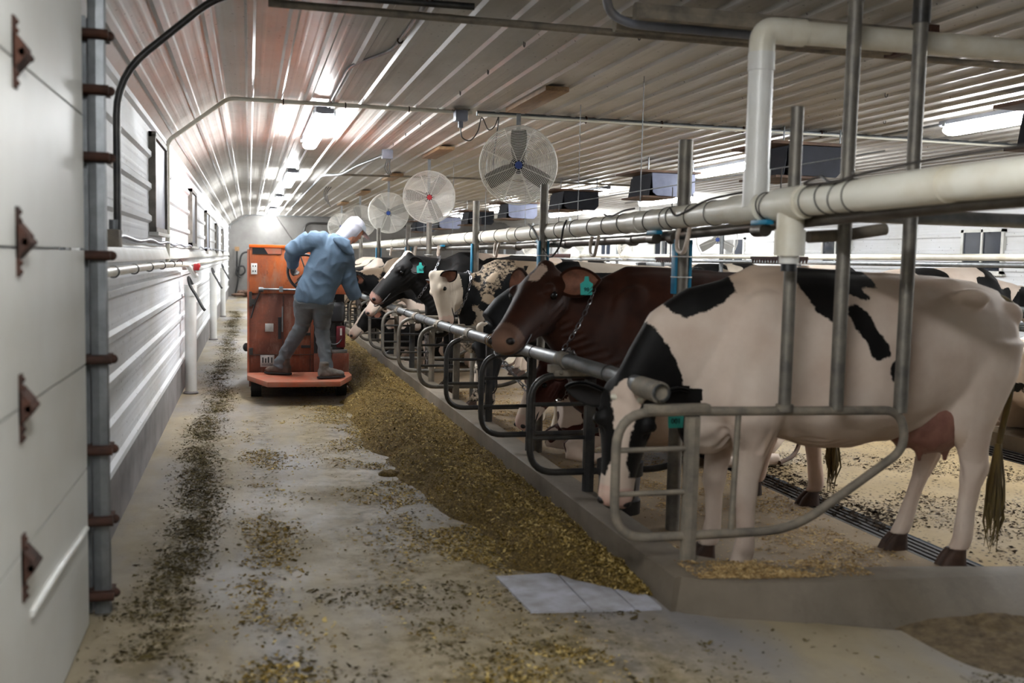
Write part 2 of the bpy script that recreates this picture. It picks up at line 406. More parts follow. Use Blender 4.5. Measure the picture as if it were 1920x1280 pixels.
# curb along the alley and its turned end
c = MB(); c.prism([(1.82, 0), (1.835, .155), (1.85, .16), (2.04, .15), (2.05, ZS), (1.82, ZS - .1)], 1, 4.0, YF)
S('curb', c, 'curb')
top = [(1.84, 4.03), (1.93, 3.93), (2.11, 3.86), (2.55, 3.80), (2.95, 3.76), (3.44, 3.71), (6.8, 3.3), (6.8, 3.42), (3.56, 3.83), (2.6, 4.0), (2.25, 4.10), (2.05, 4.3), (1.84, 4.3)]
bot = [(1.82, 4.03), (1.84, 3.99), (2.06, 3.86), (2.5, 3.68), (2.9, 3.49), (3.3, 3.34), (6.8, 2.6), (6.8, 3.42), (3.56, 3.83), (2.6, 4.0), (2.25, 4.10), (2.05, 4.3), (1.82, 4.3)]
m = MB(); n = len(top); m.add([(x, y, .16) for x, y in top] + [(x, y, -.1) for x, y in bot], [tuple(range(n)), tuple(range(n, 2 * n))[::-1]] + [(i, (i + 1) % n, n + (i + 1) % n, n + i) for i in range(n)])
S('curb', m, 'curb')
S('curb', MB().bb(8.8, 8.95, 2.6, YF, 0, .25), 'curb')
# white slabs let into the alley floor
pts = [(1.17, 4.60), (1.20, 4.10), (1.47, 4.065), (1.74, 4.03), (1.80, 4.2), (1.80, 4.6), (1.47, 4.6)]
for i, (q, lb) in enumerate(((((1.165, 4.60), (1.20, 4.10), (1.466, 4.068), (1.466, 4.60)), 'pale floor slab at the end of the feed ridge, the left one'), (((1.474, 4.60), (1.474, 4.066), (1.66, 4.04), (1.66, 4.6)), 'pale floor slab between its neighbours at the end of the feed ridge'), (((1.668, 4.60), (1.668, 4.04), (1.79, 4.03), (1.79, 4.6)), 'pale narrow floor slab closest to the curb corner'))):
    m = MB(); m.add([(x, y, .012) for x, y in q] + [(x, y, -.01) for x, y in q], [(0, 1, 2, 3), (7, 6, 5, 4), (0, 4, 5, 1), (1, 5, 6, 2), (2, 6, 7, 3), (3, 7, 4, 0)])
    tag(m.build('floor_slab', mat('pale_slab_%s' % 'abc'[i], '#a9aab5', '#84827f', 9, .6, 0, .2, 40)), lb, 'slab', 'pale floor slabs')
# ------------------------------------------------------------------ windows
M['frame'] = mat('weathered_window_frame', '#8d8880', '#5f5a53', 8, .6)
def window(i, X, y0, y1, z0, z1, sx, mull=False):
    f = MB(); d = .05 * sx
    a, b = sorted((X, X + d))
    for r in ((y0, y1, z0, z0 + .04), (y0, y1, z1 - .04, z1), (y0, y0 + .05, z0, z1), (y1 - .05, y1, z0, z1)): f.bb(a, b, *r)
    if mull: f.bb(a, b, (y0 + y1) / 2 - .02, (y0 + y1) / 2 + .02, z0, z1)
    o = S('window_%d' % i, f, 'frame' if sx > 0 else 'white', smooth=False)
    p = MB(); a, b = sorted((X + .026 * sx, X + .03 * sx)); p.bb(a, b, y0 + .03, y1 - .03, z0 + .03, z1 - .03)
    p.build('pane', 'greyplastic' if sx > 0 else 'glassdark', o, False)
    s_ = MB(); a, b = sorted((X, X + .07 * sx)); s_.bb(a, b, y0 - .03, y1 + .03, z0 - .025, z0); s_.build('window_sill', 'white', o, False)
for i, (y0, y1, z0, z1) in enumerate([(8.0, 9.15, 1.70, 2.45), (13.0, 14.15, 1.63, 2.34), (17.5, 18.75, 1.58, 2.26), (22.8, 24.1, 1.55, 2.2), (28, 29.2, 1.55, 2.2)]): window(i + 1, WL, y0, y1, z0, z1, 1)
for i, (y0, y1) in enumerate([(11.5, 12.35), (15.1, 16.0), (18.9, 19.8), (22.8, 23.7), (26.8, 27.7)]): window(i + 6, WR, y0, y1, 1.5, 2.12, -1, True)
# ------------------------------------------------------------------ overhead door in the near left wall
d = MB(); X0 = -.70
for z0, z1 in ((.01, .66), (.668, 1.085), (1.093, 1.55), (1.558, 2.08), (2.088, 2.75)):
    d.bb(X0, -.64, -1.5, 4.32, z0, z1)
door = S('door_1', d, 'door', smooth=False)
for z in (2.10, 1.57, 1.09, .62):
    h = MB(); x = -.64; y = 3.12
    h.bb(x, x + .006, y - .02, y + .02, z - .10, z + .10)
    h.prism([(x, z - .05), (x + .032, z - .012), (x + .032, z + .02), (x, z + .06)], 1, y - .02, y + .07)
    h.cyl((x + .026, y - .02, z), (x + .026, y + .09, z), .011, 10)
    for dz in (-.085, -.06, .06, .085): h.sphere((x + .008, y, z + dz), .008, 8, 5)
    h.build('hinge', 'rust', door)
h = MB().tube(crv([(-.638, 3.2, .45), (-.63, 3.6, .46), (-.632, 4.0, .44), (-.636, 4.25, .43)], 6), .012, 8); h.build('bottom_seal', 'white', door)
# vertical track, curved at the top
tr = thing('door_track', (-.6, 4.43, 0), 'galvanised vertical track beside the white overhead door', 'door track')
m = MB(); pth = [(0, 0, .02), (0, 0, 2.45), (.03, -.03, 2.62), (.12, -.12, 2.80), (.22, -.3, 2.88)]
pts = crv([(p[0], p[1], p[2]) for p in pth], 8)
for off in ((-.028, 0), (.0, 0), (.028, 0)):
    pass
A = V((1, 0, 0)); 
m.loft([(p, V((1, 0, 0)), V((0, 1, 0)), .035, .028) for p in pts], 8, .5)
m.build('rail', 'galv', tr, False)
m = MB(); m.bb(-.075, -.045, .02, .09, .01, 2.5); m.bb(-.075, -.015, .085, .09, .01, 2.5); m.build('angle_jamb', 'galv', tr, False)
for z in (2.42, 2.20, 1.93, 1.53, 1.10, .72, .42, .10):
    m = MB(); m.bb(-.06, .045, -.03, .06, z - .02, z + .02); m.cyl((-.08, -.05, z), (.05, -.05, z), .018, 10); m.sphere((.05, .0, z), .02, 8, 6); m.build('roller_bracket', 'rust', tr)
# ------------------------------------------------------------------ ceiling lamps
def lamp_proto(L):
    o = thing('ceiling_lamp', (0, 0, ZC), '', 'lamp')
    m = MB(); m.loft([((0, y, -.035), V((1, 0, 0)), V((0, 0, 1)), a, .035) for y, a in ((-L / 2, .085), (-L / 2 + .03, .1), (L / 2 - .03, .1), (L / 2, .085))], 16, .55); m.build('housing', 'greyplastic', o)
    m = MB(); m.loft([((0, y, -.10), V((1, 0, 0)), V((0, 0, 1)), a, b) for y, a, b in ((-L / 2 + .03, .06, .03), (-L / 2 + .08, .082, .055), (L / 2 - .08, .082, .055), (L / 2 - .03, .06, .03))], 16, .7); m.build('diffuser', 'diff', o)
    for y in (-L / 2 + .1, L / 2 - .1):
        for s in (-1, 1): MB().bb(s * .1 - .008, s * .1 + .008, y - .02, y + .02, -.075, -.03).build('clip', 'galv', o, False)
    m = MB(); m.cyl((0, L / 2, -.03), (0, L / 2 + 1.0, -.03), .012, 8); m.build('conduit', 'galv', o)
    return o
lp = lamp_proto(2.6)
LL = ['the nearest lamp above the feed alley', 'the second lamp along the feed alley, just above the cart', 'the third lamp along the feed alley', 'the fourth lamp along the feed alley', 'the farthest lamp above the feed alley']
LR = ['at the right edge of the photo, beside an air inlet', 'behind the white vertical pipe', 'beyond the row of air inlets', 'far down the right row', 'the farthest one in the right row']
rows = [(.70, y, 'long glowing ceiling lamp, ' + s) for y, s in zip((11.1, 18.3, 25.5, 32.0, 36.0), LL)] + [(6.45, y, 'long glowing ceiling lamp ' + s) for y, s in zip((7.0, 12.5, 19.0, 25.5, 32), LR)]
rows.append((.05, 1.2, 'added short lamp above the view, put in to brighten the near door'))  # unseen lamp added to brighten the overhead door and near left wall
rows += [(8.6, 5.8, 'added fill lamp over the far row, out of view to the right'), (8.6, 20, 'added fill lamp over the far row behind the white pipe'), (8.6, 27, 'farthest added fill lamp over the far row')]  # extra lamp row added to brighten the right wall
for i, (x, y, lb) in enumerate(rows):
    o = lp if i == 0 else copy_tree(lp)
    o.location = (x, y, ZC); tag(o, lb, 'lamp', 'long ceiling lamps')
    if y == 1.2: o.scale = (.8, .8, 1)
# ------------------------------------------------------------------ ceiling conduits
def pipe(name, pts, r, m, label, cat, bend=.12, n=12, group=None):
    return tag(MB().tube(rounded(pts, bend), r, n).build(name, m), label, cat, group)
YCON = 9.43
o = tag(MB().tube(rounded([(-.70, YCON - .05, 1.45), (-.70, YCON, 2.53), (-.18, YCON, 2.935), (2.05, YCON, 2.935)], .06), .02, 12).build('cross_conduit', 'pvc'), 'cream conduit climbing the left wall and crossing the ceiling past the first lamp', 'conduit')
for z in (1.6, 2.2): MB().ring((-.70, YCON, z), (0, 0, 1), .022, .006, 16).build('pipe_clamp', 'galv', o)
for x in (.3, .86, 1.45): MB().ring((x, YCON, 2.935), (1, 0, 0), .022, .006, 16).build('pipe_clamp', 'rust', o)
o = tag(MB().tube([(2.1, YCON, 2.935), (9.7, YCON, 2.935)], .026, 12).build('cross_conduit', 'galv'), 'grey steel conduit crossing the ceiling above the first fan', 'conduit')
for x in (3.2, 4.0, 4.9, 5.8): MB().ring((x, YCON, 2.935), (1, 0, 0), .03, .007, 16).build('pipe_clamp', 'rust', o)
pipe('cross_conduit', [(2.1, YCON - .07, 2.915), (9.7, YCON - .07, 2.915)], .012, 'pvc', 'thin cream pipe running just below the grey ceiling conduit', 'conduit')
pipe('cross_conduit', [(-.64, 35.8, 2.4), (-.64, 35.8, 2.52), (-.05, 35.8, 2.89), (8.6, 35.8, 2.90)], .018, 'galv', 'distant conduit crossing the ceiling near the end wall', 'conduit')
pipe('cross_conduit', [(.1, 5.72, 2.915), (4.5, 5.72, 2.91), (9.8, 5.72, 2.91)], .022, 'dusty', 'dirty brown pipe crossing the ceiling closest to the camera', 'conduit')
pipe('grey_conduit', [(-.655, 5.5, 1.62), (-.655, 5.52, 2.44), (-.12, 5.56, 2.93), (1.2, 5.5, 2.935)], .019, 'darksteel', 'dark grey conduit bending from the left wall up to the ceiling', 'conduit', .2)
o = thing('junction_box', (-.67, 5.5, 1.62), 'small grey junction box at the foot of the dark wall conduit', 'junction box')
MB().bb(-.035, .03, -.07, .07, -.05, .04).build('box_body', 'dusty', o, bevel=.006); MB().cyl((0, 0, .03), (0, 0, .09), .026).build('connector', 'galv', o)
# flexible cable along the wall
cp = [(-.66, 5.57, 1.60)] + [(-.69 + .004 * math.sin(i), 6.0 + i * .8, 1.635 - .0 * i - .018 * (i % 2)) for i in range(34)]
tag(MB().tube(crv(cp, 5), .012, 8).build('armoured_cable', 'greyplastic'), 'grey armoured cable sagging along the left wall below the windows', 'cable')
# lamp feed conduit with saddle clips
o = tag(MB().tube(rounded([(.95, 4.0, 2.955), (.95, 6.9, 2.955), (.72, 7.6, 2.955), (.72, 9.7, 2.955)], .2), .012, 8).build('lamp_conduit', 'galv'), 'thin steel conduit on the ceiling leading to the nearest lamp', 'conduit')
for y in (5.5, 6.6): MB().ring((.95, y, 2.955), (0, 1, 0), .016, .006, 12).build('pipe_clamp', 'rust', o)
# dusty gantry rails at the top right corner
o = thing('door_rail', (3.2, 5.0, 2.86), 'dusty twin steel door rails hanging under the ceiling at the top of the photo', 'rail')
for dy in (0, .30):
    MB().loft([((x, dy, 0), V((0, 1, 0)), V((0, 0, 1)), .035, .045) for x in (-1.25, .55)], 8, .5).build('rail', 'dusty', o, False)
MB().bb(.5, .56, -.06, .36, -.05, .06).build('end_stop', 'rust', o)
pipe('hose_conduit', [(1.75, 4.9, 2.9), (1.85, 5.1, 2.86), (2.0, 5.2, 2.84), (3.2, 5.22, 2.84)], .024, 'greyplastic', 'short grey flexible conduit beside the dusty door rails', 'conduit', .1)
# hooks screwed into the ceiling
k = 0
hk = MB(); hk.tube([(.0, .0, .0), (0, 0, -.02)] + [(0, -.018 + .018 * math.cos(a), -.02 - .018 * math.sin(a)) for a in (PI * q / 8 for q in range(1, 10))], .0035, 6)
hp = hk.build('ceiling_hook', 'wire')
spots = [(1.73, 6.4 + i * 1.02) for i in range(9)] + [(2.35, 5.95), (5.9, 8.5), (5.0, 7.2)]
hn = ['nearest the camera', 'second from the camera', 'third from the camera', 'just before the cream conduit', 'just past the cream conduit', 'sixth along', 'seventh along', 'eighth along', 'farthest along']
for i, (x, y) in enumerate(spots):
    o = hp if i == 0 else hp.copy()
    if i: col.objects.link(o)
    o.location = (x, y, ZC - .002); tag(o, ('small dark ceiling hook in the line beside the lamps, ' + hn[i]) if i < 9 else ['single dark ceiling hook near the top edge of the photo', 'small ceiling hook near the right-hand lamp', 'small ceiling hook between the two tall posts'][i - 9], 'hook', 'ceiling hooks')
# ------------------------------------------------------------------ air inlets hanging on the right
def inlet():
    o = thing('air_inlet', (0, 0, 0), '', 'air inlet')
    m = MB(); m.prism([(-.30, 0), (.33, 0), (.33, -.24), (.26, -.31), (-.22, -.30), (-.28, -.26)], 1, -.02, .0)
    m.build('front_panel', 'inletgrey', o, False)
    m = MB(); m.prism([(-.28, 0), (.31, 0), (.31, -.23), (.25, -.29), (-.21, -.28), (-.26, -.25)], 1, .0, .75); m.build('tub', 'inletdark', o, False)
    m = MB(); m.bb(-.50, .40, -.06, .85, 0.005, .035); m.build('top_board', 'wood_dark', o, False)
    m = MB(); m.bb(-.42, .05, .0, .8, -.33, -.305); m.build('bottom_board', 'wood_dark', o, False)
    m = MB(); m.prism([(-.30, -.03), (-.29, -.03), (-.33, -.30), (-.34, -.30)], 1, .0, .75); m.build('baffle', 'inletdark', o, False)
    for x in (-.35, .3): MB().cyl((x, .0, .035), (x, .0, .27), .008).build('hanger', 'galv', o)
    return o
ip = inlet(); Ys = [(6.25, 6.0), (5.62, 9.25), (5.55, 12.65), (5.5, 16.4), (5.5, 20.2), (5.5, 24), (5.5, 28), (5.5, 32)]
IL = ['black air inlet box with a reddish board at the right edge of the photo', 'dark air inlet box just right of the white vertical pipe', 'blue-grey air inlet box left of the white vertical pipe, timber framed', 'black air inlet box beyond the nearest fan', 'blue-grey air inlet box right of the middle fan', 'dark air inlet box sixth along the row', 'small air inlet box seventh along the row', 'farthest air inlet box of the row']
for i, (x, y) in enumerate(Ys):
    o = ip if i == 0 else copy_tree(ip)
    if 1:
        for c_ in o.children:
            if c_.name.startswith('front_panel'):
                c_.data = c_.data.copy(); c_.data.materials.clear(); c_.data.materials.append(M['inletdark' if i in (0, 1, 3, 5, 7) else 'inletgrey'])
    o.location = (x, y, 2.80 - min(i, 5) * .02 if i else 2.83); tag(o, IL[i], 'air inlet', 'ceiling air inlets')
# ------------------------------------------------------------------ fans
def fan(R=.36, nr=22, ang=90, blades=True, N=56):
    o = thing('circulation_fan', (0, 0, 0), '', 'fan')
    def cage(s, nm):
        m = MB()
        for i in range(nr):
            r = .05 + (R - .05) * i / (nr - 1); y = s * (.03 + .085 * math.sqrt(max(0, 1 - (r / R) ** 2)))
            m.ring((0, y, 0), (0, 1, 0), r, .003, N, 4)
        for k in range(8):
            a = 2 * PI * (k + .5) / 8; m.tube([(r * math.cos(a), s * (.034 + .085 * math.sqrt(max(0, 1 - (r / R) ** 2))), r * math.sin(a)) for r in (R * q / 8 for q in range(9))], .003, 5)
        return m.build(nm, 'fanwire', o)
    cage(-1, 'front_guard'); cage(1, 'rear_guard')
    m = MB(); m.ring((0, -.028, 0), (0, 1, 0), R, .006, N, 6); m.ring((0, .028, 0), (0, 1, 0), R, .006, N, 6); m.build('rim', 'fanwire', o)
    for k in range(3):
        a = math.radians(ang + 120 * k); u = V((math.cos(a), 0, math.sin(a))); v = V((-math.sin(a), .0, math.cos(a))); m = MB(); st = []
        for r, wd in ((.05, .05), (.12, .072), (.2, .078), (.28, .078), (R * .9, .07)):
            tw = .5 - r * .6; st.append((u * r, v * math.cos(tw) + V((0, 1, 0)) * math.sin(tw), u, wd, .001))
        vs = []; 
        for p, aa, uu, wd, _ in st:
            nn = aa.cross(uu)
            vs += [p - aa * wd + nn * .003, p + aa * wd + nn * .003, p + aa * wd - nn * .003, p - aa * wd - nn * .003]
        fs = [(i * 4 + j, i * 4 + (j + 1) % 4, (i + 1) * 4 + (j + 1) % 4, (i + 1) * 4 + j) for i in range(4) for j in range(4)] + [(3, 2, 1, 0), (16, 17, 18, 19)]
        m.add(vs, fs).build('blade', 'fanblade', o, False)
    m = MB(); m.cyl((0, -.03, 0), (0, .03, 0), .05, 20); m.cyl((0, .03, 0), (0, .15, 0), .075, 20); m.build('motor', 'black', o)
    m = MB(); m.cyl((0, -.125, 0), (0, -.118, 0), .035, 20); m.build('badge', 'blueglass', o)
    m = MB(); m.bb(-.02, .02, .16, .2, -.02, R + .245); m.bb(-.02, .02, .1, .2, -.03, .03); m.build('mount_stem', 'galv', o, False)
    return o
fp = fan(ang=90); FY = [(2.42, 9.05, 2.425, 0), (2.42, 13.8, 2.39, 1), (2.42, 18.0, 2.34, 2), (2.42, 22.8, 2.34, 3), (2.42, 27.5, 2.34, 4)]
FL = ['round wire-caged ceiling fan with dark blades, the nearest and largest', 'round wire-caged ceiling fan with a reddish badge, the middle one of three', 'round wire-caged ceiling fan just right of the worker\'s head', 'round wire-caged ceiling fan half hidden behind the worker\'s head', 'small distant wire-caged ceiling fan, farthest in the near row']
for i, (x, y, z, k) in enumerate(FY):
    o = fp if i == 0 else copy_tree(fp)
    o.location = (x, y, z); o.rotation_euler = (math.radians(4), math.radians(0 if i == 0 else 35 * i), math.radians(-13 if i == 0 else -8))
    tag(o, FL[i], 'fan', 'caged fans over the first row')
    if i:
        o.rotation_euler.y = 0
        for c_ in o.children:
            if c_.name.startswith('blade'): c_.rotation_euler.y = math.radians(35 * i)
            if i == 1 and c_.name.startswith('badge'): c_.data = c_.data.copy(); c_.data.materials[0] = M['red']; c_['label'] = 'red badge'
for i, (x, y, z, rz, lb) in enumerate([(8.0, 16.2, 1.98, -20, 'caged fan seen edge-lit under the white pipe near its lower joint'), (7.4, 22.5, 1.97, 10, 'caged fan beyond the far row, seen left of the blue-wrapped post'), (7.6, 19.5, 1.95, 40, 'turned caged fan behind the blue-wrapped post'), (7.6, 26.5, 1.97, 0, 'small pale caged fan low in the background above the spotted cow')]):
    o = copy_tree(fp); o.location = (x, y, z); o.rotation_euler = (0, 0, math.radians(rz)); tag(o, lb, 'fan', 'caged fans over the far row')
for i, (y, lb) in enumerate([(8.75, 'raw timber block on the ceiling above the nearest fan'), (13.4, 'raw timber block on the ceiling above the middle fan'), (17.7, 'raw timber block on the ceiling above the third fan'), (22.4, 'timber block on the ceiling far above the worker'), (27.2, 'farthest timber block on the ceiling')]):
    tag(MB().bb(2.3, 2.5, y - .95, y + .35, ZC - .06, ZC - .021).build('timber_block', 'wood', bevel=.004), lb, 'timber block', 'ceiling timber blocks')
o = thing('outlet_box', (1.93, 9.36, 2.93), 'grey outlet box on the ceiling conduit with a hanging plug', 'outlet box')
MB().bb(-.06, .06, -.06, .06, -.09, .01).build('box_body', 'greyplastic', o, bevel=.008); MB().bb(-.075, .075, -.075, .075, .01, .022).build('cover', 'dusty', o, False); MB().bb(-.022, .022, -.02, .02, -.15, -.09).build('plug', 'greyplastic', o, bevel=.005)
tag(MB().tube(crv([(1.93, 9.36, 2.78), (1.95, 9.36, 2.69), (2.03, 9.36, 2.67), (2.1, 9.36, 2.76), (2.14, 9.38, 2.89), (2.2, 9.36, 2.78), (2.26, 9.36, 2.81), (2.3, 9.36, 2.90), (2.28, 9.36, 2.7), (2.25, 9.34, 2.45), (2.3, 9.30, 2.30), (2.42, 9.24, 2.38)], 8), .006, 6).build('power_cable', 'wire'), 'black power cable looping from the outlet box down to the nearest fan', 'cable')
o = thing('outlet_box', (1.75, 13.2, 2.93), 'grey outlet box with hanging wires near the middle fan', 'outlet box')
MB().bb(-.07, .07, -.05, .05, -.10, .02).build('box_body', 'greyplastic', o, bevel=.008)
for k in range(3): MB().tube(crv([(.02 * k, 0, -.1), (-.03 + .03 * k, 0, -.22), (.02 + .02 * k, .02, -.3)], 5), .006, 6).build('hanging_wire', 'wire', o)
pipe('ceiling_conduit', [(1.75, 13.3, 2.9), (1.6, 15.5, 2.93), (1.45, 16.5, 2.86), (1.2, 17.2, 2.90), (1.2, 30, 2.92)], .022, 'galv', 'bent steel conduit on the ceiling left of the far fans', 'conduit', .3)
pipe('ceiling_conduit', [(1.5, 17.0, 2.90), (3.4, 17.0, 2.93), (7, 17.0, 2.93)], .018, 'dusty', 'dark conduit crossing behind the middle fan', 'conduit')
o = thing('wire_bundle', (1.5, 20.5, 2.93), 'drooping dark wire bundle under the ceiling above the worker', 'wires')
for k in range(3): MB().tube(crv([(.05 * k, 0, 0), (.03 * k - .05, 0, -.15), (.04 * k, .0, -.3 - .05 * k)], 5), .008, 6).build('wire', 'wire', o)
# ------------------------------------------------------------------ left wall plumbing
o = tag(MB().tube(crv([(WL + .09, 4.5, 1.45), (WL + .09, 8, 1.45), (WL + .09, 11.2, 1.42)], 6), .024, 12).build('water_pipe', 'pvc'), 'white water pipe along the left wall up to the red valve', 'pipe')
for y in (5.2, 6.1, 7.0, 8.0, 9.0, 10): MB().ring((WL + .09, y, 1.448), (0, 1, 0), .027, .004, 16).build('pipe_clamp', 'wire', o)
o = tag(MB().tube([(WL + .044, 11.8, 1.41), (WL + .044, 19, 1.40), (WL + .044, 36, 1.39)], .02, 10).build('water_pipe', 'pvc'), 'white water pipe continuing along the far part of the left wall', 'pipe')
for i, (y, lb, r) in enumerate([(11.45, 'thick white drop pipe standing on the floor by the left wall, nearest one', .062), (18.6, 'second white drop pipe along the left wall', .062), (25.4, 'farthest white drop pipe along the left wall', .062)]):
    o = thing('drop_pipe', (-.62, y, 0), lb, 'pipe', 'white drop pipes')
    MB().cyl((0, 0, .0), (0, 0, 1.1), r, 24).build('pipe_body', 'pvc_clean', o)
    MB().cyl((0, 0, 1.08), (0, 0, 1.2), r + .006, 24).build('cap', 'pvc_clean', o)
    MB().sphere((0, 0, .01), (r * 1.3, r * 1.3, .03)).build('base_grout', 'strip', o)
    for q in range(1):
        MB().tube(crv([(.02, 0, 1.2), (-.02, -.02, 1.28), (.0, -.12, 1.2), (.07, -.16, 1.08), (.13, -.2, .97), (.16, -.2, .93)], 6), .016, 8).build('hose', 'blackrub', o)
o = thing('shutoff_valve', (-.62, 11.3, 1.36), 'white and red shut-off valve on top of the nearest drop pipe', 'valve')
MB().cyl((-.02, -.08, .06), (.06, .04, -.06), .03, 14).build('valve_body', 'pvc_clean', o)
MB().bb(.04, .10, -.05, .05, .0, .07).build('valve_handle', 'red', o, bevel=.01); MB().sphere((.09, 0, .05), (.02, .05, .03)).build('valve_cap', 'red', o)
# end wall details
o = thing('water_filter', (.35, 37.3, 1.5), 'blue water filter on the end wall left of the cart', 'water filter')
MB().cyl((0, -.12, -.38), (0, -.12, .05), .11, 16).build('filter_bowl', 'blueglass', o); MB().cyl((0, -.12, .05), (0, -.12, .14), .12, 16).build('filter_head', 'black', o)
MB().tube(crv([(-.1, -.12, .1), (-.4, -.1, .12), (-.62, -.1, .0), (-.7, -.1, -.5), (-.75, -.1, -1.0), (-.85, -.1, -1.5)], 6), .03, 8).build('hose', 'blackrub', o)
o = thing('hung_hose', (-.42, 37.3, 1.55), 'black hose coiled on the end wall beside the corner', 'hose')
MB().tube(crv([(0, -.05, .1), (0, -.05, -.5), (.1, -.05, -.75), (.27, -.05, -.65), (.22, -.05, -.45), (.02, -.05, -.5), (-.02, -.05, -.75), (.12, -.05, -.85)], 6), .03, 8).build('hose_coil', 'blackrub', o); MB().bb(-.08, .08, -.05, .0, .1, .25).build('hook_plate', 'wood', o)
pipe('wall_conduit', [(1.95, 37.3, 1.2), (1.95, 37.3, 2.72), (6, 37.3, 2.72)], .04, 'darksteel', 'black conduit turning a corner on the end wall above the cart', 'conduit', .3)
pipe('hanging_rod', [(.9, 36, 2.9), (1.6, 36, 1.9)], .015, 'wire', 'thin dark rod slanting under the ceiling by the end wall', 'rod')
o = thing('debris_heap', (.2, 36.5, 0), 'dark heap of scrap at the foot of the end wall', 'heap'); 
m = MB()
for k in range(14): m.sphere((random.uniform(-.7, 1), random.uniform(-.3, .5), random.uniform(.05, .2)), (random.uniform(.1, .3), .15, random.uniform(.05, .15)), 7, 5)
m.build('scrap', 'wood_dark', o, False)
tag(MB().bb(2.2, 3.6, 37.25, 37.38, 1.5, 2.0).build('wall_panel', 'greyplastic', bevel=.01), 'grey panel on the end wall above the cart', 'panel')

# ------------------------------------------------------------------ header rail and stall dividers
LY = [4.23, 5.67, 6.97, 8.30, 9.70] + [11.1 + 1.4 * i for i in range(11)]
hd = [(1.83, 4.20, .955), (1.83, 5.09, .97), (1.83, 7.05, .926), (1.83, 10.1, .885), (1.83, 13.1, .885), (1.83, 17.8, .885), (1.83, 21.6, .885)]
hr = thing('header_rail', (2.0, 4.2, 0), 'long grey header rail along the front of the stalls, open end near the camera', 'rail')
def hz(y):
    for a, b in zip(hd, hd[1:]):
        if y <= b[1]:
            t = (y - a[1]) / (b[1] - a[1]); return V(a).lerp(V(b), t)
    return V(hd[-1])
off = V((2.0, 4.2, 0))
def hollow(pts, r, n=16):
    m = MB(); m.tube([V(p) - off for p in pts], r, n, cap=False)
    inner = MB().tube([V(p) - off for p in pts], r * .82, n, cap=False)
    return m.add(inner.v, inner.f)
hollow([hd[0], *[hz(y) for y in np.arange(4.8, 21.3, .7)], hd[-1]], .042).build('rail_tube', 'steelpipe' if 0 else 'galv', hr)
MB().cyl(V(hd[0]) - off + V((0, .02, 0)), V(hd[0]) - off + V((0, .26, 0)), .05, 16).build('end_sleeve', 'dusty', hr)
for i, y in enumerate(LY[1:14]):
    p = hz(y) - off; m = MB(); m.cyl(p + V((0, -.07, 0)), p + V((0, .07, 0)), .05, 14); m.bb(p.x - .09, p.x + .03, p.y - .02, p.y + .05, p.z - .075, p.z - .03)
    for s in (-1, 1): m.sphere((p.x - .03, p.y + s * .04, p.z - .07), .014, 8, 6)
    m.build('clamp', 'dusty', hr)
for y in (4.9, 6.3, 7.6, 9.0, 10.4, 11.8, 13.2): MB().ring(hz(y) - off, (0, 1, 0), .043, .003, 20, 6).build('joint', 'wire', hr)
m = MB()
for k in range(4): m.ring(hz(7.4 + .035 * k) - off, (.1, 1, .1 * k), .049 + .006 * (k % 2), .004, 20, 6)
m.build('wire_binding', 'wood', hr)

def divider(first):
    o = thing('stall_divider', (0, 0, 0), '', 'stall divider')
    a = .022 if first else .021; mm = 'dusty' if first else 'darksteel'
    zt, zb = .865, .275
    lo = rounded([(1.95, 0, zt), (1.63, 0, zt), (1.62, 0, zb), (2.60, 0, zb), (3.17, 0, .70), (3.13, 0, zt - .02), (1.95, 0, zt)][0:0] or [(1.99, 0, zt), (1.625, 0, zt), (1.625, 0, zb), (2.55, 0, zb), (3.16, 0, .66), (3.12, 0, .85), (1.99, 0, zt)], .17, 7)
    MB().tube(lo, a, 14).build('loop_tube', mm, o)
    m = MB(); m.loft([((2.0, 0, z), V((1, 0, 0)), V((0, 1, 0)), .035, .03) for z in (ZS, .84)], 8, .5); m.build('front_post', mm if first else 'wood_dark' if 0 else mm, o, False)
    for z in (.69, .485): MB().cyl((1.63, 0, z), (1.98, 0, z), .0125, 10).build('cross_bar', mm, o)
    if first: MB().cyl((2.235, 0, .85), (2.22, 0, .29), .014, 10).build('upright_rod', mm, o)
    MB().bb(1.76, 2.08, -.03, .03, zt - .005, zt + .035).build('weld_plate', 'dusty', o, bevel=.008)
    return o
d0 = divider(True); d0.location = (0, LY[0], 0); tag(d0, 'dusty looped stall divider closest to the camera, in front of the large white cow', 'stall divider', 'looped stall dividers')
d1 = divider(False)
ords = ['second', 'third', 'fourth', 'fifth', 'sixth', 'seventh', 'eighth', 'ninth', 'tenth', 'eleventh', 'twelfth', 'thirteenth', 'fourteenth']
for i, y in enumerate(LY[1:14]):
    o = d1 if i == 0 else copy_tree(d1); o.location = (0, y, 0)
    tag(o, 'dark looped stall divider, the %s from the camera along the curb' % ords[i], 'stall divider', 'looped stall dividers')
    if i in (3, 4, 6):
        for c_ in o.children:
            if c_.name.startswith('front_post'): c_.data = c_.data.copy(); c_.data.materials[0] = M['dusty']
    if i >= 3:
        for c_ in o.children:
            if c_.name.startswith('loop_tube'): c_.data = c_.data.copy(); c_.data.materials[0] = M['galv_dirty']
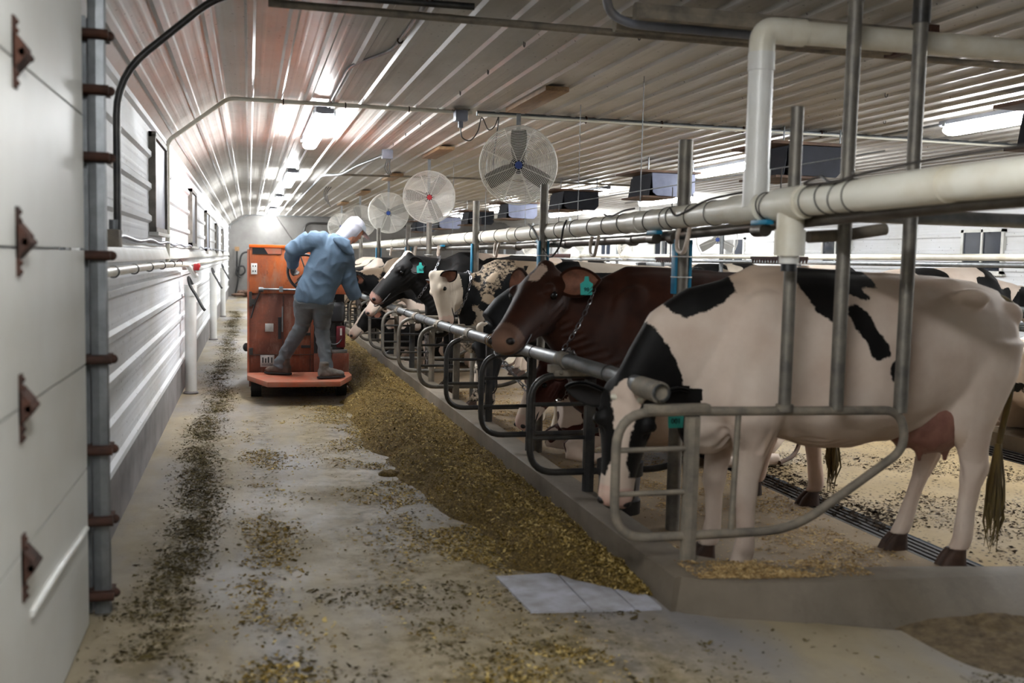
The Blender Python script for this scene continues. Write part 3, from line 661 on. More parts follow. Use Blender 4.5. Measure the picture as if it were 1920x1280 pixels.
# ------------------------------------------------------------------ tall posts
def post(name, x, y, z0, z1, r, mt, label, dx=0, grp='tall steel posts'):
    o = thing(name, (x, y, z0), label, 'post', grp)
    m = MB(); h = z1 - z0; m.cyl((0, 0, 0), (dx, 0, h), r, 16); m.build('post_tube', mt, o)
    return o
o = post('steel_post', 2.475, 4.23, .87, 2.29, .03, 'galv_dirty', 'shorter of the three posts on the near divider, ending below the white cross pipe')
MB().cyl((0, 0, -.012), (0, 0, .02), .042).build('foot_weld', 'dusty', o)
o = post('steel_post', 2.755, 4.23, .86, 2.95, .034, 'galv_dirty', 'middle tall post of the near divider, reaching the ceiling'); MB().cyl((0, 0, 1.93), (0, 0, 2.09), .04).build('top_sleeve', 'galv_dirty', o)
o = post('steel_post', 3.115, 4.23, .84, 2.95, .034, 'galv_dirty', 'right-hand tall post of the near divider, in front of the white cow\'s flank'); MB().cyl((0, 0, 1.88), (0, 0, 2.11), .042).build('top_sleeve', 'darksteel', o)
PL = [(2.47, 5.45, 2.27, .042, 'tall post wrapped in blue plastic between the brown and the white cow'), (2.34, 7.9, 2.17, .034, 'tall post with blue strips behind the brown cow\'s head'), (2.32, 10.35, 2.16, .036, 'tall grey post with a blue edge above the tan spotted cow'), (2.25, 12.8, 2.0, .036, 'tall grey post fifth along the white pipe'), (2.35, 15.2, 2.05, .036, 'tall grey post sixth along the white pipe'), (2.2, 17.6, 2.05, .036, 'tall grey post seventh along the white pipe'), (2.2, 20.5, 2.0, .036, 'tall grey post just right of the worker'), (2.2, 24, 2.0, .036, 'farthest tall grey post of the first row')]
for i, (x, y, zt, r, lb) in enumerate(PL):
    o = post('steel_post', x, y, ZS, zt, r, 'galv_dirty', lb)
    if i in (0, 1, 2, 4, 5):
        for s in (-1, 1) if i != 2 else (-1,):
            MB().bb(s * (r + .004) - .008, s * (r + .004) + .008, -.03, .03, 1.42, 1.76 if i else 1.74).build('blue_strip', 'blue', o, bevel=.004)
    if i in (0, 1, 3):
        for z in (1.52, 1.64): MB().ring((0, 0, z), (0, 0, 1), r + .018, .004, 20, 4).build('zip_tie', 'pvc_clean', o)
# ------------------------------------------------------------------ big white pipe
bp = [(2.40, y, z) for y, z in ((1.6, 1.86), (3.0, 1.852), (4.1, 1.835), (6, 1.805), (9, 1.782), (14, 1.785), (24, 1.785))]
wp = thing('vacuum_pipe', (2.40, 4.1, 1.835), 'long thick white plastic pipe running above the first row of cows', 'pipe')
o2 = V((2.40, 4.1, 1.835))
def bz(y):
    for a, b in zip(bp, bp[1:]):
        if y <= b[1]: return V(a).lerp(V(b), (y - a[1]) / (b[1] - a[1])) - o2
MB().tube([V(p) - o2 for p in bp], .064, 28).build('pipe_body', 'pvc', wp)
for y0, y1, r in ((3.05, 3.55, .068), (4.0, 4.24, .076), (4.36, 4.66, .075), (5.9, 6.02, .07), (9.1, 9.25, .07)):
    MB().cyl(bz(y0), bz(y1), r, 28).build('coupling', 'pvc', wp)
m = MB(); c0 = bz(4.12); m.cyl(c0, c0 + V((0, 0, -.16)), .062, 24); m.cyl(c0 + V((0, 0, -.12)), c0 + V((0, 0, -.24)), .07, 24); m.build('tee_branch', 'pvc', wp)
MB().cyl(c0 + V((0, 0, -.23)), c0 + V((0, 0, -.275)), .045, 20).build('reducer', 'pvc_clean', wp)
MB().cyl(c0 + V((0, 0, -.27)), c0 + V((0, 0, -.31)), .036, 20).build('black_fitting', 'black', wp)
for i, y in enumerate([3.62, 3.72, 3.82, 3.95, 4.30, 4.33, 4.9, 5.15, 5.4, 5.5, 5.75, 6.2, 6.5, 6.8, 7.2, 7.6, 8.3, 8.8, 9.6, 10.2, 11, 12, 13, 14, 15.5, 17]):
    MB().ring(bz(y), (.0, 1, .25 * math.sin(i * 2.1)), .067, .0028 + .0003 * (i % 3), 24, 5).build('wire_tie', 'wire', wp)
# the riser and the cross pipe
rz_ = thing('riser_pipe', (2.38, 4.42, 1.9), 'white vertical riser pipe with an elbow leading into the pipe crossing to the right', 'pipe')
MB().cyl((0, 0, -.03), (0, 0, .66), .059, 28).build('riser_tube', 'pvc_clean', rz_)
MB().cyl((0, 0, -.07), (0, 0, .11), .064, 28).build('lower_socket', 'pvc_clean', rz_)
MB().cyl((0, 0, .58), (0, 0, .665), .064, 28).build('upper_socket', 'pvc_clean', rz_)
MB().tube(rounded([(0, 0, .64), (0, 0, .775), (.16, 0, .775)], .11, 8), .062, 24).build('elbow', 'pvc', rz_)
MB().tube([(.14, 0, .775), (2.2, 0, .79)], .056, 28).build('cross_tube', 'pvc', rz_)
MB().cyl((.13, 0, .775), (.22, 0, .776), .064, 24).build('side_socket', 'pvc', rz_)
# steel milk line slung under the white pipe and its turn to the right
sl = thing('steel_line', (2.43, 4.1, 1.70), 'dull steel line slung directly beneath the thick white pipe', 'pipe')
MB().tube([(.06, -2.4, .10), (.06, -1, .085), (.05, .25, .05), (0, 2, -.0), (0, 5, -.02), (0, 14, -.02)], .03, 18).build('line_tube', 'steelpipe', sl)
for y in (.15, .4, 1.35, 2.0, 3.4, 4.9): MB().cyl((.045 if y < 1 else 0, y, -.008 * y + (.05 if y < 1 else .01)), (.045 if y < 1 else 0, y + .08, -.008 * y + (.05 if y < 1 else .01)), .037).build('union', 'steelpipe', sl)
pipe('steel_line', [(2.50, 4.62, 1.76), (2.75, 4.66, 1.825), (5.6, 4.66, 1.825)], .04, 'galv', 'bright steel line turning off to the right below the white pipe', 'pipe', .15)
pipe('steel_line', [(2.60, 4.293, 1.69), (2.80, 4.295, 1.705), (3.02, 4.293, 1.74)], .03, 'dusty', 'short dusty pipe stub between the two tall posts', 'pipe', .05)
# blue inserts, cream hoses and cables on the pipe
for i, (y, lb) in enumerate([(4.34, 'blue valve tab under the white pipe beside its tee'), (5.65, 'blue valve tab under the white pipe left of the wrapped post'), (8.1, 'blue valve tab under the white pipe near the nearest fan'), (12.5, 'distant blue valve tab under the white pipe')]):
    p = bz(y) + o2; o = thing('milk_valve', (p.x - .03, y, p.z - .085), lb, 'valve', 'valves under the white pipe')
    MB().bb(-.02, .02, -.09, .07, -.005, .02).build('blue_tab', 'blue', o, bevel=.006); MB().cyl((0, -.05, -.03), (0, .05, -.03), .032, 14).build('valve_body', 'steelpipe', o)
for i, (y, lb) in enumerate([(5.2, 'cream rubber hose loop hanging right of the wrapped post'), (6.7, 'cream rubber hose loop hanging above the black cow'), (9.6, 'pale hose loop hanging beneath the white pipe, third along'), (12.7, 'pale hose loop beneath the white pipe, fourth along'), (14.6, 'pale hose loop beneath the white pipe, fifth along'), (17.2, 'pale hose loop beneath the white pipe near the worker')]):
    z = (bz(y) + o2).z - .07; m = MB()
    tag(m.tube(crv([(2.38, y - .04, z), (2.36, y - .055, z - .07), (2.36, y - .01, z - .135), (2.36, y + .07, z - .12), (2.37, y + .10, z - .05), (2.38, y + .10, z)], 6), .0125, 10).build('hose_loop', 'cream_hose'), lb, 'hose', 'cream hose loops')
def cable(pts, r, m_, lb, seg=7): return tag(MB().tube(crv(pts, seg), r, 6).build('cable', m_), lb, 'cable')
cable([(2.34, 3.55, 1.93), (2.37, 3.62, 1.915), (2.33, 3.7, 1.9), (2.345, 3.8, 1.93), (2.33, 3.9, 1.905), (2.36, 3.72, 1.90), (2.36, 3.6, 1.915), (2.37, 3.4, 1.93), (2.40, 3.0, 1.95), (2.4, 2.2, 1.95)], .006, 'wire', 'tangled dark cable lying on top of the white pipe at the right')
cable([(2.34, 5.35, 1.87), (2.33, 5.25, 1.82), (2.335, 5.1, 1.84), (2.36, 4.9, 1.89), (2.5, 4.75, 1.93)], .006, 'wire', 'black cable dipping across the white pipe left of the riser')
cable([(2.34, 6.45, 1.87), (2.33, 6.3, 1.85), (2.34, 6.1, 1.88), (2.36, 5.95, 1.89)], .006, 'wire', 'dark cable draped over the white pipe left of the wrapped post')
cable([(2.36, 7.35, 1.86), (2.32, 7.3, 1.80), (2.33, 7.42, 1.66), (2.34, 7.7, 1.58), (2.33, 7.9, 1.66), (2.33, 8.15, 1.80), (2.35, 8.4, 1.86)], .008, 'blackrub', 'black hose hanging in a deep loop over the white pipe left of the brown cow')
# brown combs (cow trainers) and thin rods
for i, (x, y0, y1, z, lb) in enumerate([(3.0, 4.95, 5.6, 1.585, 'brown toothed strip hanging just left of the white pipe\'s tee'), (3.0, 6.55, 7.1, 1.575, 'brown toothed strip hanging right of the wrapped post'), (3.0, 9.2, 10.0, 1.60, 'brown toothed strip left of the wrapped post'), (3.0, 12.6, 13.6, 1.60, 'distant toothed strip above the spotted cow')]):
    o = thing('cow_trainer', (x, y0, z), lb, 'toothed strip', 'toothed strips over the cows'); m = MB(); m.bb(-.004, .004, 0, y1 - y0, 0, .018); y = 0
    while y < y1 - y0 - .03: m.prism([(y, 0), (y + .026, 0), (y + .013, -.022)], 0, -.003, .003); y += .034
    m.build('toothed_bar', 'rustcomb', o, False); MB().cyl((0, (y1 - y0) / 2, .01), (0, (y1 - y0) / 2, .53), .004, 6).build('hanging_rod', 'wire', o)
pipe('tension_wire', [(3.0, 4.3, 2.12), (3.0, 20, 2.10)], .004, 'galv', 'thin wire stretched above the cows beside the air inlets', 'wire')
rods = [(3.0, 5.5, 1.85, 2.12), (2.9, 7.2, 1.85, 2.16), (2.9, 8.7, 1.8, 2.12), (2.9, 10.5, 1.8, 2.12), (2.9, 12.4, 1.5, 2.4), (2.9, 14.5, 1.5, 2.4), (2.9, 17, 1.5, 2.4)]
rn = ['beside the wrapped post', 'left of the wrapped post with a hook', 'right of the nearest fan', 'below the nearest fan', 'fifth along', 'sixth along', 'the farthest']
for i, (x, y, a, b) in enumerate(rods): tag(MB().cyl((x, y, a), (x, y, 2.96), .0035, 6).build('hanging_rod', 'galv'), 'thin hanging steel rod above the cows, ' + rn[i], 'rod', 'thin hanging rods')
o = thing('plumb_weight', (4.1, 4.4, 1.83), 'small black weight on a cord at the right edge', 'weight'); MB().cyl((0, 0, 0), (0, 0, -.07), .022, 12, .014).build('weight_body', 'black', o); MB().cyl((0, 0, 0), (0, 0, 1.1), .003, 6).build('cord', 'wire', o)
# ------------------------------------------------------------------ far row steelwork
RY = [5.5 + 2.45 * i for i in range(12)]
pipe('row_pipe', [(7.6, 3.5, 1.69), (7.6, 36, 1.66)], .04, 'pvc', 'white pipe running above the far row of stalls', 'pipe')
pipe('row_pipe', [(7.6, 3.5, 1.61), (7.6, 36, 1.58)], .03, 'galv', 'steel pipe running just under the white one above the far row', 'pipe')
for i, y in enumerate(RY):
    tag(MB().cyl((7.65, y, .07), (7.65, y, 2.1 - .1 * (i % 2)), .035, 12).build('steel_post', 'galv'), 'grey post of the far row, number %s from the near end' % (['one'] + ords)[i] if i == 0 else 'grey post of the far row, the %s from its near end' % ords[i - 1], 'post', 'posts of the far row')
tag(bpy.data.objects['steel_post'], None)
o = thing('far_divider', (0, 0, 0), '', 'stall divider')
MB().tube(rounded([(8.9, 0, .95), (7.3, 0, .95), (7.15, 0, .75), (7.7, 0, .4), (8.9, 0, .4), (8.9, 0, .95)], .14), .021, 10).build('loop_tube', 'galv', o)
MB().cyl((8.3, 0, .07), (8.3, 0, .95), .03, 10).build('front_post', 'galv', o)
for i in range(11):
    c_ = o if i == 0 else copy_tree(o); c_.location = (0, 6.6 + 1.4 * i, 0); tag(c_, 'grey looped divider in the far row, the %s from its near end' % (['first'] + ords)[i], 'stall divider', 'looped dividers of the far row')
for z, nm in ((1.12, 'upper'), (.9, 'lower')): pipe('far_rail', [(8.4, 4.5, z), (8.4, 30, z)], .03, 'galv', nm + ' horizontal rail at the front of the far row', 'rail')
o = thing('water_bowl', (8.02, 9.1, .78), 'black drinking bowl on a stand behind the white cow\'s tail', 'drinking bowl')
MB().loft([((0, 0, z), V((1, 0, 0)), V((0, 1, 0)), r, r * 1.2) for z, r in ((-.07, .05), (-.05, .1), (0, .13), (.03, .13), (.05, .08))], 18).build('bowl', 'black', o); MB().cyl((0, 0, -.71), (0, 0, -.05), .03).build('stand', 'darksteel', o)
# bucket by the white cow
o = thing('feed_bucket', (2.16, 5.55, .10), 'pale bucket with a black rim behind the white cow\'s lowered head', 'bucket')
MB().cyl((0, 0, 0), (0, 0, .22), .115, 24, .13).build('bucket_body', 'feedtub', o); MB().cyl((0, 0, .18), (0, 0, .26), .14, 24).build('rim', 'black', o); MB().cyl((0, 0, -.05), (0, 0, .03), .13, 24).build('base', 'black', o)
MB().cyl((0, 0, -.15), (0, 0, -.04), .05, 12).build('pedestal', 'darksteel', o)
# chains on the posts
def chain(pts, link=.032, r=.0032, wd=.010):
    P = crv(pts, 10); L = [0]
    for a, b in zip(P, P[1:]): L.append(L[-1] + (b - a).length)
    m = MB(); s = 0; k = 0
    while s + link < L[-1]:
        i = max(j for j in range(len(L)) if L[j] <= s + link / 2); i = min(i, len(P) - 2)
        d = (P[i + 1] - P[i]).normalized(); c = P[i] + d * (s + link / 2 - L[i]); u = d.orthogonal().normalized(); u = Matrix.Rotation(k * PI / 2, 3, d) @ u
        m.tube([c + d * link * .62 * math.cos(t) + u * wd * math.sin(t) for t in (2 * PI * q / 10 for q in range(10))], r, 5, True); s += link; k += 1
    return m
# ------------------------------------------------------------------ cattle
def poly_sd(x, z, P):
    P = np.array(P); n = len(P); d = np.full(len(x), 1e9); ins = np.zeros(len(x), bool)
    for i in range(n):
        a = P[i]; b = P[(i + 1) % n]; e = b - a; wx = x - a[0]; wz = z - a[1]
        t = np.clip((wx * e[0] + wz * e[1]) / (e @ e + 1e-12), 0, 1)
        d = np.minimum(d, np.hypot(wx - t * e[0], wz - t * e[1]))
        c = ((a[1] > z) != (b[1] > z)) & (x < (b[0] - a[0]) * (z - a[1]) / (b[1] - a[1] + 1e-12) + a[0]); ins ^= c
    return np.where(ins, d, -d)
def blobs(P, sc, th, seed):
    o = V((seed * 7.3, seed * 3.1, seed * 1.7))
    return np.array([(mn.noise(V(p) * sc + o) + .35 * mn.noise(V(p) * sc * 2.7 + o) - th) * .5 for p in P])
def sph(P, c, r): return r - np.linalg.norm((P - np.array(c)), axis=1)
class Head:
    def __init__(s, poll, f, n, k=1.0):
        s.o = V(poll); s.f = V(f).normalized(); nn = V(n); s.n = (nn - s.f * nn.dot(s.f)).normalized(); s.w = s.n.cross(s.f); s.k = k
    def p(s, u, v, w): return s.o + (s.f * u + s.n * v + s.w * w) * s.k
    def uvw(s, P):
        q = (P - np.array(s.o)) / s.k; return q @ np.array(s.f), q @ np.array(s.n), q @ np.array(s.w)
def build_head(m, h):
    st = [(-.06, -.05, .07, .07), (-.03, -.05, .11, .10), (.03, -.055, .132, .125), (.09, -.06, .134, .138), (.15, -.067, .132, .142), (.21, -.072, .117, .136), (.28, -.068, .102, .122), (.35, -.062, .090, .106), (.41, -.056, .083, .094), (.46, -.052, .083, .086), (.505, -.05, .084, .078), (.54, -.055, .074, .062), (.56, -.06, .052, .04)]
    m.loft([(h.p(u, v, 0), h.w, h.n, a * h.k, b * h.k) for u, v, a, b in st], 22, .92, .12)
    st = [(.02, -.15, .07, .07), (.10, -.185, .09, .075), (.20, -.175, .078, .06), (.30, -.145, .062, .045), (.42, -.118, .055, .032), (.52, -.105, .048, .025)]
    m.loft([(h.p(u, v, 0), h.w, h.n, a * h.k, b * h.k) for u, v, a, b in st], 16)
    for s in (-1, 1):
        m.sphere(h.p(.150, .016, s * .108), .040 * h.k, 12, 8)        # brow
        m.sphere(h.p(.10, -.12, s * .085), .05 * h.k, 12, 8)          # cheek
        m.sphere(h.p(.505, -.03, s * .048), .036 * h.k, 12, 8)        # nostril pad
    m.sphere(h.p(-.02, .03, 0), .06 * h.k, 12, 8)
def build_ear(h, s, droop=.25, back=.1, val=.9, k=1.0):
    base = h.p(.03, -.035, s * .105); d = (h.w * s - h.n * droop - h.f * back).normalized()
    t = (h.f * .7 + h.n * .6); t = (t - d * t.dot(d)).normalized(); b = d.cross(t)
    L = .215 * h.k * k; nq, nr_ = 14, 9; outs = []
    for off, shr in ((0, 1), (.010, .82)):
        vs = []
        for i in range(nq + 1):
            q = i / nq; W = (.030 * (1 - q) + .064 * max(0, math.sin(PI * min(1, q * .94 + .06))) ** .7 + .002) * h.k * k * shr
            for j in range(nr_):
                r = -1 + 2 * j / (nr_ - 1)
                vs.append(base + d * L * (q if off == 0 else .06 + q * .86) + b * W * r + t * (.55 * W * r * r - .020 * math.sin(PI * q) + off))
        outs.append(vs)
    def grid(vs, th):
        m = MB(); n = len(vs); back_ = [v - t * th for v in vs]; F = []
        for i in range(nq):
            for j in range(nr_ - 1):
                a = i * nr_ + j; F.append((a, a + 1, a + nr_ + 1, a + nr_)); F.append((n + a, n + a + nr_, n + a + nr_ + 1, n + a + 1))
        for i in range(nq):
            for j in (0, nr_ - 1): a = i * nr_ + j; F.append((a, a + nr_, n + a + nr_, n + a))
        for i in (0, nq):
            for j in range(nr_ - 1): a = i * nr_ + j; F.append((a, a + 1, n + a + 1, n + a))
        return m.add(list(vs) + back_, F)
    return grid(outs[0], .009), grid(outs[1], .003), base + d * L * .6 + t * .015, val
M['eardark'] = mat('dark_ear_lining', '#1c1614', '#0e0b0b', 14, .8, 0, .3, 60)
M['earskin'] = mat('ear_lining', '#8a5a44', '#5e3a2c', 14, .7, 0, .3, 60)
def neck_loft(m, nodes):
    pts = [V(p) for p, _, _ in nodes]; st = []
    for i, (p, a, b) in enumerate(nodes):
        d = (pts[min(i + 1, len(pts) - 1)] - pts[max(i - 1, 0)]).normalized()
        lat = V((0, 0, 1)).cross(d)
        if lat.length < .15: lat = V((0, 1, 0))
        lat.normalize()
        if lat.y < 0: lat = -lat
        st.append((pts[i], lat, d.cross(lat) * -1, a, b))
    m.loft(st, 22, .95); return st
TORSO = [(-1.0, 1.24, .07, .12), (-.97, 1.22, .14, .20), (-.90, 1.19, .205, .29), (-.76, 1.17, .255, .36), (-.60, 1.17, .275, .39), (-.42, 1.16, .30, .40), (-.2, 1.12, .335, .445), (.02, 1.10, .345, .465), (.22, 1.11, .33, .465), (.42, 1.14, .285, .44), (.60, 1.14, .25, .43), (.76, 1.10, .215, .38), (.88, 1.06, .16, .30), (.96, 1.04, .09, .18)]
def cow(name, loc, label, m_, pattern, head, neck, chain_r=(.17, .24), lying=False, voxel=.016, group='cows of the first row', rz=PI, sc=1.0, legs=True, ears=((1, .25, .1), (-1, .25, .1)), tag_no=None, cat='cow', udder=True, tailpts=None, legoff=(0, 0, 0, 0), chain_on=True, tagpos=None, pinkface=True, earv=.9, lining='earskin'):
    b = MB(); dz = -.60 if lying else 0
    b.loft([((x, 0, zc + dz), V((0, 1, 0)), V((0, 0, 1)), hw * (1.12 if lying else 1), hh * (1.0 if not lying else .93)) for x, zc, hw, hh in TORSO], 32, .88, .28)
    for s in (-1, 1):
        b.sphere((-.60, s * .20, 1.455 + dz), (.12, .065, .055)); b.sphere((-.92, s * .11, 1.36 + dz), (.08, .06, .07)) # hip and pin bones
        b.sphere((.58, s * .155, 1.2 + dz), (.20, .09, .28))                                                             # shoulder blade
        b.sphere((.72, s * .14, .96 + dz), (.13, .09, .17))
    b.tube([(x, 0, z + dz) for x, z in ((-.93, 1.45), (-.75, 1.50), (-.5, 1.53), (-.1, 1.545), (.3, 1.56), (.58, 1.555), (.72, 1.49))], [.04, .045, .04, .035, .04, .05, .05], 10)
    if not lying:
        for i, (s, q) in enumerate(((1, 0), (-1, 0), (1, 1), (-1, 1))):
            o = legoff[i]
            if q == 0:
                st = [(.58, 1.10, .18, .10, .15), (.60, .92, .175, .11, .155), (.62, .76, .13, .09, .165), (.64, .62, .083, .066, .17), (.655 + o * .3, .50, .066, .056, .165), (.66 + o * .4, .44, .066, .056, .165), (.655 + o * .6, .36, .05, .042, .165), (.65 + o * .8, .22, .046, .038, .165), (.655 + o, .13, .058, .046, .165), (.675 + o, .085, .056, .048, .165)]
            else:
                st = [(-.72, 1.22, .25, .11, .16), (-.70, 1.02, .235, .115, .165), (-.67, .86, .185, .095, .17), (-.665, .73, .128, .075, .17), (-.69, .63, .088, .06, .17), (-.705 + o * .3, .53, .078, .052, .17), (-.68 + o * .4, .44, .058, .045, .17), (-.655 + o * .7, .30, .05, .04, .17), (-.635 + o, .14, .056, .046, .17), (-.61 + o, .085, .058, .048, .17)]
            b.loft([((x, s * y, z), V((0, 1, 0)), V((1, 0, 0)), rl, rf) for x, z, rf, rl, y in st], 16)
        b.sphere((.80, 0, .80), (.17, .12, .19))
        b.loft([((-.48, 0, .84), V((0, 1, 0)), V((0, 0, 1)), .20, .08), ((-.2, 0, .74), V((0, 1, 0)), V((0, 0, 1)), .2, .08), ((.4, 0, .74), V((0, 1, 0)), V((0, 0, 1)), .16, .05)], 14)
    else:
        for s in (-1, 1):
            b.loft([((x, s * y, z), V((0, 1, 0)), V((0, 0, 1)), a, c_) for x, y, z, a, c_ in ((-.95, .2, .35, .10, .18), (-.75, .30, .34, .16, .30), (-.5, .36, .28, .16, .27), (-.30, .38, .18, .10, .16), (-.2, .38, .12, .05, .08))], 16)
            b.tube([(-.25, s * .40, .10), (-.5, s * .47, .07), (-.72, s * .5, .06), (-.5, s * .53, .055), (-.2, s * .52, .055)][:3], [.07, .05, .05], 12)
            b.tube([(-.72, s * .5, .06), (-.45, s * .53, .055), (-.22, s * .52, .05)], [.055, .04, .05], 12)
            b.tube([(.6, s * .2, .40), (.72, s * .24, .25), (.98, s * .26, .13)], [.13, .1, .07], 14)
            b.tube([(.98, s * .26, .12), (.80, s * .28, .065), (.60, s * .28, .055)], [.06, .042, .05], 12)
    h = Head(*head); st = neck_loft(b, neck); build_head(b, h)
    ear = {}
    for s, dr, bk in ears: ear[s] = build_ear(h, s, dr, bk, earv)
    me = remesh(b, voxel, 9); P = coords(me)
    # folds: slight skin relief
    nr = np.empty(len(P) * 3); me.vertices.foreach_get('normal', nr); nr = nr.reshape(-1, 3)
    rel = np.array([mn.noise(V((p[0] * 3.5, p[1] * 3.5, p[2] * 2.2))) * .007 + mn.noise(V((p[0] * 13, p[1] * 6, p[2] * 5))) * .0022 for p in P])
    # ribs and flank hollow
    rel += -.022 * np.exp(-(((P[:, 0] + .42) / .13) ** 2 + ((P[:, 2] - dz - 1.33) / .10) ** 2)) - .012 * np.exp(-(((P[:, 0] - .34) / .07) ** 2 + ((P[:, 2] - dz - 1.0) / .3) ** 2))
    hu, hv, hw_ = h.uvw(P); hd0 = (hu > .30) & (hu < .56) & (np.abs(hw_) < .12)
    rel += np.where(hd0, -.009 * np.exp(-((hv + .098) / .009) ** 2), 0) - np.where((hu > .1) & (hu < .22) & (np.abs(hw_) > .08), .004 * np.sin(hv * 160), 0)
    P2 = P + nr * rel[:, None]; me.vertices.foreach_set('co', P2.astype(np.float32).ravel()); me.update()
    hu, hv, hw_ = h.uvw(P); inh = (hu > -.08) & (hu < .62) & (np.abs(hw_) < .34) & (np.abs(hv) < .27)
    R, G, B_ = pattern(P, hu, hv, hw_, inh)
    G = np.where(inh & (hu > .485), np.clip((hu - .45) / .10, 0, 1) * .75, G) if pinkface else G
    c4 = np.ones((len(P), 4), dtype=np.float32); c4[:, 0] = np.clip(.5 + R / .24, 0, 1); c4[:, 1] = np.clip(G, 0, 1); c4[:, 2] = np.clip(B_, 0, 1)
    at = me.attributes.new('coat', 'FLOAT_COLOR', 'POINT'); at.data.foreach_set('color', c4.ravel())
    me.materials.clear(); me.materials.append(M[m_]); me.name = name
    o = bpy.data.objects.new(name, me); col.objects.link(o); o.location = loc; o.rotation_euler = (0, 0, rz); o.scale = (sc,) * 3
    tag(o, label, cat, group)
    for s in ear:
        em, lm, tip, vv_ = ear[s]; eo = em.build('ear', m_, o); a_ = eo.data.attributes.new('coat', 'FLOAT_COLOR', 'POINT'); a_.data.foreach_set('color', np.tile(np.array([vv_, 0, 0, 1], dtype=np.float32), len(eo.data.vertices)))
        lm.build('ear_lining', lining, eo)
    for s in (-1, 1):
        MB().sphere(h.p(.160, -.008, s * .128), .024 * h.k, 14, 9).build('eye', 'eye', o)
        MB().sphere(h.p(.530, -.026, s * .058), (.024 * h.k, .020 * h.k, .020 * h.k), 10, 7).build('nostril', 'nostril', o)
    MB().tube(crv([h.p(u, v, w_) for u, v, w_ in ((.36, -.094, .070), (.43, -.098, .080), (.50, -.100, .083), (.545, -.098, .062), (.566, -.094, .03), (.570, -.093, 0), (.566, -.094, -.03), (.545, -.098, -.062), (.50, -.100, -.083), (.43, -.098, -.080), (.36, -.094, -.070))], 4), .0055 * h.k, 6).build('mouth', 'nostril', o)
    if not lying:
        for i, (x, s) in enumerate(((.685, 1), (.685, -1), (-.60, 1), (-.60, -1))):
            x += legoff[i]; hm = MB()
            for q in (-1, 1):
                yy = s * .168 + q * .027
                hm.loft([((x + .0, yy, .09), V((0, 1, 0)), V((1, 0, 0)), .022, .04), ((x + .02, yy, .05), V((0, 1, 0)), V((1, 0, 0)), .027, .062), ((x + .03, yy, .0), V((0, 1, 0)), V((1, 0, 0)), .030, .078)], 14, .8)
            hm.build('hoof', 'hoof', o)
    if udder and not lying:
        u = MB(); u.sphere((-.50, .07, .80), (.24, .14, .20), 18, 12).sphere((-.50, -.07, .80), (.24, .14, .20), 18, 12).sphere((-.62, 0, .84), (.16, .17, .17), 18, 12)
        u.loft([((-.32, 0, .84), V((0, 1, 0)), V((0, 0, 1)), .15, .09), ((-.1, 0, .76), V((0, 1, 0)), V((0, 0, 1)), .08, .04)], 12)
        for x, y in ((-.42, .08), (-.42, -.08), (-.58, .08), (-.58, -.08)): u.tube([(x, y, .66), (x, y, .60), (x - .005, y, .555)], [.035, .02, .013], 10)
        um = remesh(u, .016, 5); uP = coords(um); un = np.empty(len(uP) * 3); um.vertices.foreach_get('normal', un); un = un.reshape(-1, 3)
        rr = np.array([abs(mn.noise(V(p) * 14)) * .012 for p in uP]); um.vertices.foreach_set('co', (uP + un * rr[:, None]).astype(np.float32).ravel()); um.update()
        um.materials.clear(); um.materials.append(M['udder']); uo = bpy.data.objects.new('udder', um); col.objects.link(uo); uo.parent = o
    tp = tailpts or ([(-.93, 0, 1.45), (-1.02, 0, 1.40), (-1.05, 0, 1.2), (-1.02, .01, .95), (-1.0, 0, .75), (-1.0, .01, .5)] if not lying else [(-.93, 0, .85), (-1.02, .05, .72), (-1.06, .16, .45), (-1.04, .28, .2), (-.95, .35, .06), (-.7, .55, .04)])
    L = len(crv(tp, 5)); rs = [.034 - .016 * min(1, i / (L * .5)) for i in range(L)]
    tm = MB().tube(crv(tp, 5), rs, 10); tl = tm.build('tail', M['tail'] if not lying else 'wood_dark', o)
    if not lying:
        sw = MB(); e = V(tp[-1])
        for k in range(46):
            a = random.uniform(0, 2 * PI); r = random.uniform(.2, 1) * .045; ln = random.uniform(.28, .50); wv = random.uniform(0, 6)
            sw.tube([e + V((math.cos(a) * .012, math.sin(a) * .012, .12)), e + V((math.cos(a) * r, math.sin(a) * r, -ln * .3)), e + V((math.cos(a) * r * 1.2 + .015 * math.sin(wv), math.sin(a) * r + .01, -ln * .65)), e + V((math.cos(a) * r * .6 - .02 * math.sin(wv), math.sin(a) * r * .7, -ln))], [.006, .007, .006, .001], 5)
        sw.build('switch', 'tail', tl)
    if chain_on:
        p, lat, up, a, c_ = st[2]
        ringp = [p + lat * (a + .012) * math.cos(t) + up * (c_ + .012) * math.sin(t) for t in (2 * PI * k / 16 for k in range(17))]
        chain(ringp, .04, .004, .012).build('neck_chain', 'chain', o)
    if tag_no:
        s, = tag_no[1:]; c0 = V(tagpos) if tagpos else ear[s][2]
        # tag hangs facing the alley side camera
        ex = V((-1, 0, 0)); ez = V((0, 0, 1)); n_ = V((0, 1, 0)); c0 = c0 + n_ * (.035 if tagpos else .03) - ez * (0 if tagpos else .03)
        pr_ = [(-.032, -.045), (.032, -.045), (.036, .015), (.014, .03), (.01, .055), (-.01, .055), (-.014, .03), (-.036, .015)]
        tmb = MB(); tmb.add([c0 + ex * x * 1.15 + ez * z * 1.15 + n_ * q for q in (0, .004) for x, z in pr_], [tuple(range(8)), tuple(range(8, 16))[::-1]] + [(i, (i + 1) % 8, 8 + (i + 1) % 8, 8 + i) for i in range(8)])
        to = tmb.build('ear_tag', 'teal', o, False)
        text('tag_number', tag_no[0], .034, c0 + n_ * .0055 + ez * -.03, ex, ez, 'ink', to)
    return o
M['hoof'] = mat('hoof_horn', '#4a3326', '#2a1c15', 9, .7, 0, .3, 60)
